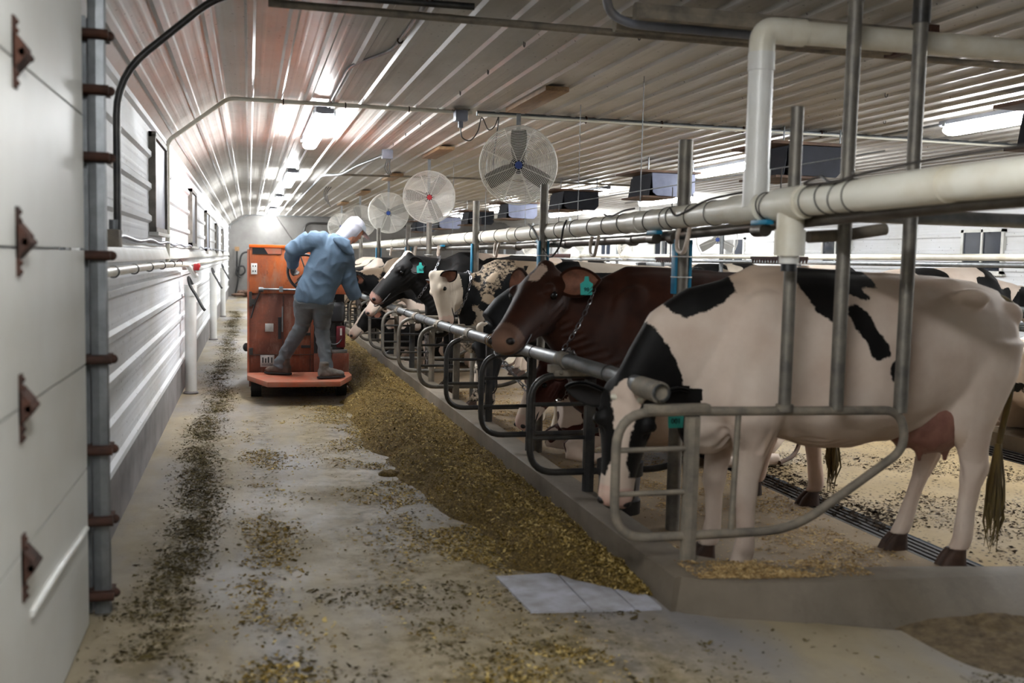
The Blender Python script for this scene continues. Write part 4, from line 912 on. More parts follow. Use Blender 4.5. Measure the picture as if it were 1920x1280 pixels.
def text(name, s, size, c, ex, ez, m_, parent, depth=.0006):
    cu = bpy.data.curves.new(name, 'FONT'); cu.body = s; cu.size = size; cu.align_x = 'CENTER'; cu.extrude = depth; cu.offset = size * .018
    o = bpy.data.objects.new('tmp', cu); col.objects.link(o); dg = bpy.context.evaluated_depsgraph_get(); dg.update()
    me = bpy.data.meshes.new_from_object(o.evaluated_get(dg)); bpy.data.objects.remove(o)
    ex = V(ex).normalized(); ez = V(ez).normalized(); n_ = ex.cross(ez); me.transform(Matrix(((ex.x, ez.x, n_.x, c[0]), (ex.y, ez.y, n_.y, c[1]), (ex.z, ez.z, n_.z, c[2]), (0, 0, 0, 1))))
    me.materials.clear(); me.materials.append(M[m_]); o = bpy.data.objects.new(name, me); col.objects.link(o)
    if parent: o.parent = parent
    return o
Z0 = lambda P: np.zeros(len(P))
def soil(P): return np.clip(.55 - P[:, 2] * .6, 0, .5) * 0 + np.clip(np.exp(-((P[:, 2] - 1.55) / .12) ** 2) * .55 + np.exp(-(((P[:, 2] - .68) / .07) ** 2)) * .5 * (np.abs(P[:, 0]) < .6), 0, 1)
def blaze(hu, hw, w0=.05, w1=.028, top=.1, muz=.40):
    half = np.interp(hu, [-.05, .03, .12, .22, .34, .42, .5], [.02, top, top * .62, w0, w1, .06, .2])
    return np.abs(hw) - half
# --- the large white cow in front
def pat1(P, hu, hv, hw, inh):
    x, y, z = P.T; near = y > -.06
    R = np.full(len(P), -.2)
    back = [(.42, 1.7), (.40, 1.493), (.38, 1.454), (.35, 1.384), (.29, 1.332), (.25, 1.327), (.17, 1.417), (.16, 1.462), (.09, 1.439), (.02, 1.435), (.05, 1.49), (-.05, 1.50), (-.08, 1.7)]
    side = [(.167, 1.405), (.131, 1.418), (.074, 1.379), (.038, 1.285), (-.019, 1.218), (-.028, 1.164), (.029, 1.132), (.075, 1.146), (.111, 1.232), (.16, 1.298), (.179, 1.365)]
    small = [(-.03, 1.125), (-.07, 1.15), (-.089, 1.036), (-.046, 1.026), (-.024, 1.069)]
    nape = [(1.07, 1.36), (.99, 1.33), (.86, 1.38), (.73, 1.46), (.70, 1.66), (1.12, 1.62)]
    neck = [(1.18, 1.32), (1.13, 1.25), (1.08, 1.18), (1.03, 1.09), (1.00, 1.02), (1.01, .95), (1.12, .88), (1.19, .85), (1.5, .6), (1.6, 1.2), (1.3, 1.32)]
    for p in (back, side, small): R = np.maximum(R, np.where(near, poly_sd(x, z, p), -.2))
    R = np.maximum(R, poly_sd(x, z, nape)); R = np.maximum(R, poly_sd(x, z, neck))
    R = np.where((y < -.06) & (z > .9), np.maximum(R, blobs(P, 2.0, .25, 3)), R)
    hb = blaze(hu, hw, .036, .034, .085); hb = np.minimum(hb, .41 - hu)
    Rh = np.where(hu < .42, hb, -.2); Rh = np.where(np.abs(hw) > .15, .2, Rh)
    R = np.where(inh & (np.abs(hw) < .34) & (hu > -.05), Rh, R)
    G = np.where(inh & (hu > .46), .5, 0.)
    return R, G, soil(P)
h1 = ((1.27, .07, .97), (.15, .10, -.98), (.40, .88, .25), 1.06)
n1 = [((.50, 0, 1.17), .2, .39), ((.70, 0, 1.16), .19, .375), ((.88, .0, 1.15), .155, .335), ((1.02, .0, 1.105), .125, .275), ((1.14, .02, 1.02), .11, .20), ((1.23, .05, .95), .10, .15), ((1.30, .08, .88), .09, .11)]
c1 = cow('cow', (3.10, 4.68, ZS), 'large white cow with black back patches standing nearest the camera, head lowered through the divider', 'holstein', pat1, h1, n1, voxel=.0125, tag_no=('001', 1), ears=((1, .55, .35), (-1, .25, .0)),
    tailpts=[(-.93, 0, 1.44), (-1.02, .02, 1.38), (-1.04, .03, 1.15), (-1.01, .05, .9), (-.95, .07, .68), (-.93, .08, .52)], legoff=(0, .02, -.02, .10), tagpos=(1.12, .27, .865), chain_on=False, lining='eardark')
hb1 = Head(*h1)
for s in (-1, 1): MB().sphere(hb1.p(.045, .062, s * .06), (.02, .016, .016)).build('horn_bud', 'pvc', c1)
# --- brown cow
def pat2(P, hu, hv, hw, inh):
    R = np.full(len(P), .2); leg = P[:, 2] < .52; R = np.where(leg, (P[:, 2] - .50), R)
    R = np.minimum(R, np.where(inh, np.hypot((hu - .07) / 1.9, (hw - .015)) - .038, .2))
    return R, np.where(inh & (hu > .45), .4, 0.), Z0(P)
h2 = ((1.15, .05, 1.52), (.58, .52, -.54), (.50, .36, .85), 1.18)
n2 = [((.6, 0, 1.15), .2, .36), ((.78, 0, 1.20), .18, .34), ((.94, 0, 1.27), .15, .28), ((1.06, .01, 1.34), .12, .22), ((1.16, .02, 1.42), .10, .15)]
cow('cow', (2.93, 6.04, ZS), 'brown cow with a white forehead spot raising its head over the header rail', 'brown', pat2, h2, n2, voxel=.014, tag_no=('98', 1), ears=((1, .1, .35), (-1, .1, .5)), legoff=(0, -.12, -.15, .1), sc=.985)
# --- black cow eating
def pat3(P, hu, hv, hw, inh):
    R = np.full(len(P), .2); R = np.minimum(R, np.where((P[:, 0] < .45) & (P[:, 2] > 1.49), -(P[:, 2] - 1.50) * 3, .2)); R = np.where(P[:, 2] < .3, P[:, 2] - .28, R)
    R = np.where(inh & (hu < .08) & (np.abs(hw) < .05) & (hv > 0), -.1, R); return R, Z0(P), Z0(P)
h3 = ((1.33, .05, .96), (.05, .10, -1), (.9, .45, .1), 1.0)
n3 = [((.6, 0, 1.15), .2, .36), ((.8, 0, 1.2), .17, .28), ((1.0, .01, 1.19), .13, .2), ((1.16, .03, 1.12), .11, .16), ((1.28, .05, 1.02), .10, .12)]
cow('cow', (3.38, 8.75, ZS), 'black cow with a pale streak on its back, head down eating behind the fourth divider', 'holstein_tan', pat3, h3, n3, voxel=.016, legoff=(0, .08, 0, .1), pinkface=False, lining='eardark')
# --- lying red and white cow
def pat4(P, hu, hv, hw, inh):
    R = np.where(P[:, 0] > .55, blobs(P, 3.2, .25, 5), blobs(P, 3, .45, 8)); Rh = np.where(hu < .33, np.minimum(np.abs(hw) - .03, .33 - hu), -.2)
    return np.where(inh, Rh, R), np.where(inh & (hu > .45), .4, 0.), Z0(P)
h4 = ((1.12, .05, .77), (.42, .12, -.85), (.85, .2, .4), .95)
n4 = [((.6, 0, .60), .2, .34), ((.78, 0, .66), .17, .27), ((.93, .02, .70), .13, .2), ((1.04, .04, .73), .11, .15)]
cow('cow', (3.37, 7.55, ZS), 'red and white cow lying down behind the third divider, neck chain slack', 'redwhite', pat4, h4, n4, lying=True, voxel=.016, ears=((1, .4, .4), (-1, .3, .4)))
# --- spotted cow with tan stain
def pat5(P, hu, hv, hw, inh):
    x, y, z = P.T; R = np.full(len(P), -.15)
    front = [(1.314, 1.414), (1.253, 1.517), (.952, 1.5), (.80, 1.45), (.765, 1.372), (.788, 1.217), (.706, 1.062), (.597, .959), (.646, .75), (1.043, .751), (.994, .957), (1.153, 1.059), (1.249, 1.212)]
    mid = [(.604, 1.323), (.485, 1.47), (.40, 1.43), (.40, 1.28), (.425, 1.221), (.601, 1.141), (.672, 1.218)]
    low = [(.80, 1.25), (.706, 1.15), (.544, 1.06), (.463, 1.05), (.252, 1.223), (.18, .803), (.886, .75)]
    for p in (front, mid, low): R = np.maximum(R, poly_sd(x, z, p))
    R = np.maximum(R, blobs(P, 2.3, .2, 12) * (x < .3)); R = np.minimum(R, .02 - .08 * (np.array([mn.noise(V(p) * 7) for p in P]) - .12))
    return np.where(inh, -.12, R), np.where(inh & (hu > .45), .5, 0.), np.where((z > 1.1) & ~inh, .6, .05)
h5 = ((1.24, .16, 1.41), (-.12, .20, -.9), (.95, .32, .0), .92)
n5 = [((.6, 0, 1.15), .2, .36), ((.78, 0, 1.20), .17, .29), ((.95, .03, 1.25), .13, .22), ((1.08, .08, 1.31), .11, .16), ((1.19, .16, 1.36), .09, .11)]
cow('cow', (3.07, 10.12, ZS), 'spotted cow with tan-stained back, its pale face turned down beside the header rail', 'holstein_tan', pat5, h5, n5, voxel=.016, legoff=(0, .08, 0, .1))
# --- black head by the worker
def pat6(P, hu, hv, hw, inh):
    R = np.full(len(P), .2); R = np.where(inh & (hv > -.01) & (hu < .32), np.abs(hw) - .035, R); R = np.where(P[:, 0] < .5, blobs(P, 2, .0, 21), R)
    return R, np.where(inh & (hu > .5), .7, 0.), Z0(P)
h6 = ((1.17, .02, 1.50), (.70, .05, -.70), (.68, .15, .72), 1.12)
n6 = [((.6, 0, 1.15), .2, .36), ((.78, 0, 1.22), .18, .32), ((.94, 0, 1.30), .14, .26), ((1.06, .01, 1.37), .12, .2), ((1.16, .02, 1.44), .10, .14)]
cow('cow', (3.05, 11.75, ZS), 'black-headed cow with a blue-green ear tag nosing towards the worker\'s hand', 'holstein', pat6, h6, n6, voxel=.016, sc=1.05, tag_no=('56', 1), ears=((1, .3, .4), (-1, -.1, .3)), lining='eardark')
# --- further cows, backs and flanks only
hs = ((1.2, .02, 1.30), (.6, .05, -.8), (.8, .1, .6), 1.0)
ns = [((.6, 0, 1.15), .2, .36), ((.8, 0, 1.18), .17, .29), ((1.0, 0, 1.22), .13, .2), ((1.14, .01, 1.24), .11, .15)]
hl = ((1.12, .05, .85), (.62, .10, -.70), (.70, .2, .7), .95)
def gen(seed, th, stn=0): return lambda P, hu, hv, hw, inh: (np.where(inh, np.minimum(np.abs(hw) - .035, .36 - hu), blobs(P, 1.9, th, seed)), Z0(P), Z0(P) + stn)
cow('cow', (3.0, 13.2, ZS), 'white-rumped spotted cow whose back shows beyond the tan spotted one', 'holstein', gen(31, .08), hs, ns, voxel=.024, chain_on=False)
cow('cow', (2.85, 14.6, ZS), 'black and white cow lying down at the far loops, head low beside the cart', 'holstein', gen(37, -.1), hl, n4, lying=True, voxel=.024, chain_on=False)
cow('cow', (2.85, 16.0, ZS), 'grey-backed cow standing two stalls beyond the black-headed one', 'holstein_tan', gen(41, .05, .5), hs, ns, voxel=.024, chain_on=False)
cow('cow', (2.75, 17.4, ZS), 'dark cow standing beside the worker\'s elbow', 'holstein', gen(43, -.25), hs, ns, voxel=.024, chain_on=False)
cow('cow', (2.8, 18.8, ZS), 'pale-backed cow far down the first row', 'holstein_tan', gen(47, .2, .5), hs, ns, voxel=.03, chain_on=False)
cow('cow', (2.8, 20.2, ZS), 'farthest cow of the first row seen above the rail', 'holstein', gen(53, .0), hs, ns, voxel=.03, chain_on=False)
# --- far row
def pat9(P, hu, hv, hw, inh):
    x, y, z = P.T; R = np.full(len(P), -.15); R = np.maximum(R, poly_sd(x, z, [(-.74, .9), (-.78, .78), (-.70, .72), (-.66, .60), (-.58, .55), (-.50, .62), (-.50, .72), (-.2, .72), (-.2, .95)]))
    R = np.maximum(R, poly_sd(x, z, [(-1.1, .5), (-1.1, .1), (-.97, .1), (-.95, .5)])); return R, Z0(P), Z0(P)
cow('cow', (7.52, 7.35, .07), 'white cow with a grey-black patch lying on the far platform at the right edge', 'holstein', pat9, hl, n4, lying=True, voxel=.018, rz=0, group='cows of the far row', chain_on=False)
for i, (x, y, sd, th, m_, lb) in enumerate([(7.9, 10.1, 61, .1, 'holstein', 'white-backed cow of the far row, seen over the brown cow\'s rump'), (7.9, 12.9, 67, -.05, 'holstein', 'spotted cow of the far row standing next to the white-backed one'), (7.9, 15.7, 71, .0, 'holstein_tan', 'third standing cow of the far row, low in the background'), (7.9, 18.5, 73, -.2, 'holstein', 'dark cow standing deep in the far row'), (7.9, 23.4, 79, .1, 'holstein', 'farthest standing cow of the far row')]):
    cow('cow', (x, y, .07), lb, m_, gen(sd, th), hs, ns, voxel=.028, rz=0, group='cows of the far row', chain_on=False, sc=.95)
# chains from the collars to the rail
for i, (pts, lb) in enumerate([([(1.85, 7.6, .88), (1.95, 7.4, .70), (2.06, 7.3, .56), (2.15, 7.3, .52)], 'chain running from the header rail down to the lying red and white cow'), ([(1.86, 5.7, 1.02), (1.85, 5.65, 1.015), (1.84, 5.5, 1.01)], 'short chain resting on the header rail below the brown cow\'s chin'), ([(1.83, 10.6, .84), (1.85, 10.6, .60), (1.87, 10.6, .38)], 'chain hanging straight down from the header rail between the fifth and sixth dividers'), ([(1.85, 5.85, .92), (1.95, 5.75, .76), (2.12, 5.65, .58), (2.2, 5.7, .50)], 'chain hanging under the header rail behind the second divider')]):
    tag(chain(pts, .05, .005, .016).build('tether_chain', 'chain'), lb, 'chain', 'tether chains')
# ------------------------------------------------------------------ feed cart
CY = 11.25
ct = thing('feed_cart', (0, CY, 0), 'orange motorised feed cart standing in the alley with the worker on its rear step', 'feed cart')
MB().bb(.0, 1.09, .02, 1.9, 1.12, 1.64).build('hopper', 'orange', ct, bevel=.012)
MB().bb(-.002, 1.092, .0, 1.9, 1.62, 1.655).build('top_edge', 'orange_clean', ct, bevel=.008)
MB().bb(-.01, .72, .04, 1.9, .20, 1.13).build('rear_cabinet', 'orange_low', ct, bevel=.01)
MB().bb(.72, 1.08, .55, 1.9, .20, 1.12).build('engine_bay', 'black', ct, False)
MB().bb(.70, 1.09, .02, .56, .18, .46).build('engine_tray', 'orange_low', ct, bevel=.01)
MB().bb(.70, .74, .02, .56, .46, 1.12).build('bay_side', 'black', ct, False)
MB().bb(-.02, .0, .03, 1.9, .22, 1.60).build('side_skirt', 'orange_plate', ct, False)
m = MB()
for q in (((.0, -.03, .20), (.0, -.03, .20)),): pass
pl_ = [(-.02, 0.02), (-.02, -.25), (.18, -.85), (.92, -.85), (1.09, -.30), (1.09, .02)]
m.add([(x, y, .25) for x, y in pl_] + [(x, y, .195) for x, y in pl_], [tuple(range(6)), tuple(range(6, 12))[::-1]] + [(i, (i + 1) % 6, 6 + (i + 1) % 6, 6 + i) for i in range(6)])
m.build('step_plate', 'orange_plate', ct, bevel=.006)
MB().bb(0, 1.07, -.18, 1.9, .12, .2).build('chassis', 'orange_low', ct, False)
for x in (.075, .99):
    w_ = MB().cyl((x - .055, -.10, .125), (x + .055, -.10, .125), .125, 28).build('wheel', 'blackrub', ct); MB().cyl((x - .06, -.10, .125), (x + .06, -.10, .125), .06, 18).build('hub', 'galv_dirty', w_)
for x in (.1, .97): MB().cyl((x - .08, 1.6, .17), (x + .08, 1.6, .17), .17, 28).build('wheel', 'blackrub', ct)
m = MB(); m.bb(.36, .366, .03, .045, .46, 1.1); m.bb(.66, .665, .03, .045, .22, 1.1); m.bb(0, .7, .03, .045, .44, .446); m.build('door_seam', 'darksteel', ct, False)
m = MB().cyl((.12, -.0, 1.17), (.62, -.0, 1.165), .012, 10); m.cyl((.10, -.02, 1.165), (.15, -.02, 1.165), .028, 14); m.bb(.32, .36, -.03, .02, 1.14, 1.20); m.build('latch_rod', 'galv', ct)
m = MB().bb(.0, .03, -.0, .035, .98, 1.14); m.bb(.03, .06, -.0, .035, 1.0, 1.06); m.bb(.0, .04, 0, .04, .45, .52); m.build('hinge', 'darksteel', ct)
m = MB().tube(crv([(.12, 0, 1.15), (.06, .01, 1.0), (.02, .01, .85)], 6), .008, 8); m.build('cable', 'black', ct)
MB().bb(.31, .345, .015, .045, .62, .86).build('slot_handle', 'black', ct, False); MB().cyl((.355, .0, .70), (.355, .0, .98), .007, 8).build('door_rod', 'galv', ct)
m = MB()
for z in (.92, .80, .66, .52): m.bb(.56, .66, .02, .046, z, z + .03)
m.build('louvre', 'black', ct, False); m = MB().bb(.52, .525, .02, .045, .85, 1.05); m.bb(.52, .62, .02, .045, 1.045, 1.05); m.build('inner_frame', 'darksteel', ct, False)
# decals
M['plate'] = mat('aluminium_plate', '#b8b6b3', '#8d8882', 9, .4, .3)
d_ = MB().prism([(.04, 1.555), (.20, 1.555), (.155, 1.625), (.04, 1.625)], 1, .008, .018).build('logo_panel', 'black', ct, False)
d_ = MB().prism([(.20, 1.555), (.34, 1.555), (.34, 1.625), (.155, 1.625)], 1, .008, .018).build('name_plate', 'orange_plate', ct, False)
MB().bb(.035, .345, .010, .014, 1.55, 1.63).build('decal_border', 'darksteel', ct, False)
a = MB().bb(.02, .085, .004, .018, 1.33, 1.45).build('warning_sticker', 'white', ct, bevel=.003)
m = MB()
for x in (.036, .062):
    for z in (1.355, 1.41): m.bb(x, x + .01, .001, .005, z, z + .018)
m.build('sticker_marks', 'black', a, False)
a = MB().bb(.12, .27, .028, .038, .31, .44).build('rating_plate', 'plate', ct, bevel=.002); m = MB()
for x, h_ in ((.14, .06), (.17, .05), (.20, .065), (.235, .06)): m.bb(x, x + .014, .024, .03, .355, .355 + h_)
for z in (.325, .34): m.bb(.135, .255, .024, .03, z, z + .005)
m.build('plate_pictogram', 'black', a, False)
MB().bb(.17, .26, .03, .039, .70, .79).build('data_plate', 'plate', ct, bevel=.002)
# engine
m = MB().loft([((.93, .18, z), V((1, 0, 0)), V((0, 1, 0)), r, r * 1.05) for z, r in ((.80, .10), (.82, .12), (.98, .125), (1.0, .115), (1.03, .10))], 20, .6); m.cyl((.93, .18, 1.02), (.93, .18, 1.05), .02); m.build('air_filter', 'black', ct)
m = MB().cyl((.93, .2, .62), (.93, .2, .80), .09, 16); m.bb(.82, 1.0, .1, .4, .50, .64); m.cyl((.80, .2, .72), (.80, .2, .82), .03); m.build('engine_block', 'darksteel', ct)
MB().bb(.95, 1.05, .05, .30, .52, .76).build('engine_cover', 'engine_red', ct, bevel=.012); MB().bb(.99, 1.01, .04, .05, .66, .74).build('cover_label', 'white', ct, False)
m = MB().bb(.80, 1.07, .03, .06, .46, .50); m.bb(.86, .90, .0, .05, .47, .53); m.cyl((.8, .06, 1.0), (.9, .06, 1.0), .015); m.build('bracket', 'galv', ct, bevel=.003)
MB().tube(crv([(.80, .1, .65), (.9, .03, .56), (1.0, .05, .60), (1.06, .1, .8)], 6), .008, 8).build('fuel_hose', 'black', ct)
# steering wheel on its column
sw = MB().ring((.60, -.22, 1.36), (.25, -1, .35), .205, .015, 44, 10); sw.build('steering_wheel', 'black', ct)
m = MB().cyl((.60, -.22, 1.36), (.52, .05, 1.27), .018, 10)
for a_ in (0, 2.1, 4.2):
    ax = V((.25, -1, .35)).normalized(); u = ax.orthogonal().normalized(); v = ax.cross(u); m.cyl((.60, -.22, 1.36), V((.60, -.22, 1.36)) + (u * math.cos(a_) + v * math.sin(a_)) * .2, .008, 8)
m.build('steering_column', 'darksteel', ct)
MB().cyl((.30, -.05, .25), (.30, -.05, .36), .006, 8).build('pedal', 'black', ct)
MB().sphere((-.03, .35, .50), (.04, .05, .05)).build('side_knob', 'black', ct)
# ------------------------------------------------------------------ worker
PY = 10.72
def limb(m, pts, n=16):
    P = [V(p[:3]) for p in pts]; ds = []
    for i in range(len(P)): ds.append((P[min(i + 1, len(P) - 1)] - P[max(i - 1, 0)]).normalized())
    a = ds[0].orthogonal().normalized(); st = []
    a = V((1, 0, 0)) if abs(ds[0].x) < .8 else V((0, 1, 0))
    for i, q in enumerate(pts):
        a = (a - ds[i] * a.dot(ds[i])).normalized(); st.append((P[i], a, ds[i].cross(a), q[3], q[4] if len(q) > 4 else q[3]))
    m.loft(st, n)
b = MB()
# joints (world)
hip = V((.66, PY, 1.13)); nk = V((.99, PY - .02, 1.70)); Ls = V((.62, PY + .02, 1.70)); Le = V((.435, PY + .0, 1.60)); Lh = V((.455, PY + .28, 1.44)); Rs = V((.97, PY - .0, 1.57)); Re = V((1.02, PY + .0, 1.30)); Rh = V((1.11, PY + .06, 1.10))
Lk = V((.555, PY + .16, .80)); La = V((.32, PY + .30, .38)); Rk = V((.755, PY + .10, .76)); Ra = V((.80, PY - .02, .36)); LHp = V((.57, PY, 1.10)); RHp = V((.76, PY, 1.08))
hd_ = V((1.085, PY + .04, 1.83)); fdir = V((.62, .30, -.55)).normalized(); un = V((.55, .10, .80)); un = (un - fdir * un.dot(fdir)).normalized(); wl = un.cross(fdir)
def torso(m, g): limb(m, [(hip.x, hip.y, hip.z - .08, .15 + g, .11 + g), (hip.x + .01, hip.y, hip.z + .02, .165 + g, .12 + g), (.72, PY, 1.27, .155 + g, .11 + g), (.79, PY, 1.42, .175 + g, .12 + g), (.86, PY, 1.56, .195 + g, .12 + g), (.92, PY, 1.66, .15 + g, .10 + g), (.96, PY, 1.71, .08 + g, .075 + g)], 22)
torso(b, -.01); limb(b, [(nk.x - .03, nk.y, nk.z - .05, .065), (nk.x + .02, nk.y + .01, nk.z + .03, .058), (nk.x + .07, nk.y + .03, nk.z + .09, .06)])
def arm(m, s, e, h, g, k=1): limb(m, [(*s, .075 + g), (*s.lerp(e, .5), .06 + g), (*e, .05 + g), (*e.lerp(h, .35), .048 + g), (*e.lerp(h, .95), .032 + g)])
arm(b, Ls, Le, Lh, 0); arm(b, Rs, Re, Rh, 0); limb(b, [(*V((.86, PY, 1.58)), .1), (*Rs, .085)]); limb(b, [(*V((.86, PY, 1.60)), .1), (*Ls, .085)])
def leg(m, h, k, a, g): limb(m, [(*h, .105 + g), (*h.lerp(k, .45), .088 + g), (*k, .062 + g), (*k.lerp(a, .35), .058 + g), (*a, .042 + g)])
leg(b, LHp, Lk, La, 0); leg(b, RHp, Rk, Ra, 0)
limb(b, [(*(La + V((0, -.03, -.02))), .04), (*(La + V((-.03, .08, -.085))), .042, .03), (*(La + V((-.05, .16, -.10))), .03, .02)])
limb(b, [(*(Ra + V((0, 0, -.03))), .04), (*(Ra + V((.03, .06, -.085))), .042, .03), (*(Ra + V((.08, .14, -.09))), .03, .02)])
# head with face
H_ = lambda u, v, w_: hd_ + fdir * u + un * v + wl * w_
b.loft([(H_(0, v, 0) + fdir * o, wl, fdir, a, c_) for v, o, a, c_ in ((-.115, .055, .035, .035), (-.09, .04, .055, .06), (-.05, .02, .065, .085), (0, .0, .074, .097), (.05, -.005, .076, .098), (.085, -.01, .062, .08), (.11, -.01, .03, .04))], 20)
b.sphere(H_(.10, -.012, 0), .014).sphere(H_(.112, -.022, 0), .013).sphere(H_(.095, .012, 0), .012)      # nose
b.sphere(H_(.088, -.058, 0), (.013, .013, .009)).sphere(H_(.085, -.07, 0), (.012, .012, .008)).sphere(H_(.075, -.10, 0), .018)
for s in (-1, 1): b.sphere(H_(.0, -.005, s * .076), (.012, .018, .026)); b.sphere(H_(.082, .022, s * .03), .014)
def hand(m, wr, d, pn, thumb):
    d = V(d).normalized(); pn = V(pn); pn = (pn - d * pn.dot(d)).normalized(); sd = d.cross(pn)
    m.loft([(wr + d * q, sd, pn, a, c_) for q, a, c_ in ((-.02, .028, .024), (.02, .036, .018), (.06, .042, .016), (.088, .040, .014), (.095, .03, .008))], 14)
    for i, (o, L) in enumerate(((-.031, .062), (-.0105, .072), (.0105, .067), (.031, .052))):
        p = wr + d * .085 + sd * o; c = [p]; a = .25
        for k_, f in enumerate((.45, .32, .25)):
            a += (.45, .75, .6)[k_]; c.append(c[-1] + (d * math.cos(a) + pn * math.sin(a)) * L * f * 1.05)
        m.tube(c, [.0105, .0100, .0092, .0078], 8)
    p = wr + d * .02 + sd * thumb * .032; m.tube([p, p + sd * thumb * .026 + d * .028 + pn * .012, p + sd * thumb * .030 + d * .055 + pn * .03, p + sd * thumb * .022 + d * .072 + pn * .045], [.014, .0125, .011, .009], 8)
me = remesh(b, .009, 3); me.materials.clear(); me.materials.append(M['skin']); me.name = 'person'
pr_ = bpy.data.objects.new('person', me); col.objects.link(pr_)
tag(pr_, 'person in blue hooded sweatshirt, grey trousers and pale cap, leaning over on the cart step', 'person')
def cloth(mb, name, vox, m_, amp, fr, seed, sm=4, par=None, ridge=True, ani=(1, 1, 1)):
    me = remesh(mb, vox, sm); P = coords(me); nr = np.empty(len(P) * 3); me.vertices.foreach_get('normal', nr); nr = nr.reshape(-1, 3)
    q = []
    for p in P:
        v = V((p[0] * ani[0], p[1] * ani[1], p[2] * ani[2])) * fr + V((seed, seed, seed)); wv = V((mn.noise(v * .6), mn.noise(v * .6 + V((5, 5, 5))), 0)) * 1.2
        n_ = mn.noise(v + wv); q.append(((1 - abs(n_) * 2.4) if ridge else n_) * amp)
    me.vertices.foreach_set('co', (P + nr * np.array(q)[:, None]).astype(np.float32).ravel()); me.update(); me.materials.clear(); me.materials.append(M[m_]); me.name = name
    o = bpy.data.objects.new(name, me); col.objects.link(o); o.parent = par or pr_; return o
for wr, d, pn, th in ((Lh, (.10, .55, -.6), (.6, -.2, -.4), 1), (Rh, (.5, .12, -.6), (-.5, .2, -.4), -1)):
    g = MB(); dd = V(d).normalized(); limb(g, [(*(wr - dd * .05), .04), (*(wr + dd * .0), .034)]); hand(g, wr, d, pn, th); cloth(g, 'work_glove', .006, 'glove', .001, 40, 1, 2)
c = MB(); torso(c, .035)
arm(c, Ls, Le, Lh, .03); arm(c, Rs, Re, Rh, .032); limb(c, [(.80, PY, 1.60, .13, .12), (.72, PY, 1.70, .115, .12), (*Ls, .105)]); limb(c, [(.86, PY, 1.55, .13), (*Rs, .112)]); limb(c, [(.90, PY, 1.64, .11), (*(nk + V((-.02, 0, .0))), .085)])
cloth(c, 'hooded_sweatshirt', 0.010, 'hoodie', .012, 5.5, 3, 5, ani=(1.6, 1, 1))
c = MB(); c.loft([(hip + V((0, 0, .02)) + V((0.0, 0, -.03)), V((1, 0, 0)), V((0, 1, 0)), .19, .15), (hip + V((.012, 0, .03)), V((1, 0, 0)), V((0, 1, 0)), .195, .155)], 22)
# folded-back hood behind the neck
c = MB(); c.loft([(V((x, y, z)), V((.45, 0, -.9)).normalized(), V((.0, 1, .15)), a, e) for x, y, z, a, e in ((.86, PY - .10, 1.70, .03, .03), (.90, PY - .135, 1.675, .085, .035), (.97, PY - .145, 1.66, .11, .04), (1.03, PY - .12, 1.64, .09, .035), (1.06, PY - .07, 1.63, .03, .03))], 18)
c.loft([(V((x, PY - .02, z)), V((0, 1, 0)), V((.6, 0, .8)), .10, .03) for x, z in ((.90, 1.74), (.96, 1.72), (1.02, 1.69))], 14)
cloth(c, 'folded_hood', .010, 'hoodie', .006, 9, 8, 5)
c = MB(); leg(c, LHp, Lk, La + V((0, 0, .0)), .016); leg(c, RHp, Rk, Ra, .016); limb(c, [(hip.x, hip.y, hip.z + .02, .158, .125), (hip.x + .0, hip.y, hip.z - .08, .170, .135), (hip.x + .0, hip.y, hip.z - .14, .15, .12)], 22)
limb(c, [(*La.lerp(Lk, .14), .066), (*(La + V((-.005, -.01, -.045))), .074)]); limb(c, [(*Ra.lerp(Rk, .12), .066), (*(Ra + V((0, 0, -.035))), .072)])
cloth(c, 'trousers', .010, 'jeans', .009, 7, 11, 4, ani=(1, 1, 1.7))
def boot(at_, dx, dy, m_, rot):
    c = MB(); d = V((dx, dy, 0)).normalized(); s = V((-d.y, d.x, 0)); z = V((0, 0, 1)); tilt = rot
    f = lambda a, h: at_ + d * a + z * (h + tilt * a)
    c.loft([(f(a, h), s, z, w_, hh) for a, h, w_, hh in ((-.10, .055, .025, .04), (-.085, .055, .042, .055), (-.03, .06, .048, .062), (.05, .052, .05, .05), (.12, .042, .052, .04), (.17, .036, .045, .032), (.195, .03, .025, .02))], 16)
    c.loft([(f(-.04, .05), s, d, .045, .05), (f(-.04, .13), s, d, .045, .05), (f(-.035, .17), s, d, .047, .052)], 14)
    o = cloth(c, 'work_boot', .009, m_, .003, 20, 2, 3)
    k_ = MB(); k_.loft([(f(a, .008), s, z, w_, .012) for a, w_ in ((-.105, .03), (-.08, .046), (0, .048), (.1, .056), (.17, .05), (.2, .025))], 14, .7); k_.build('boot_sole', 'blackrub', o)
boot(V((.345, PY + .28, .262)), -.9, .5, 'boot', .0); boot(V((.80, PY - .10, .262)), .85, .35, 'boot2', 0)
# light hood under the cap, and the cap
c = MB(); c.loft([(H_(-.012, v, 0) + fdir * o, wl, fdir, a, c_) for v, o, a, c_ in ((-.17, -.03, .085, .085), (-.12, -.025, .088, .09), (-.06, -.018, .092, .10), (0, -.01, .095, .105), (.05, -.005, .095, .108), (.09, -.01, .08, .092), (.125, -.01, .045, .055))], 22)
o_ = cloth(c, 'jersey_hood', .009, 'scarf', .006, 9, 5, 4, ani=(1, 1, 1))
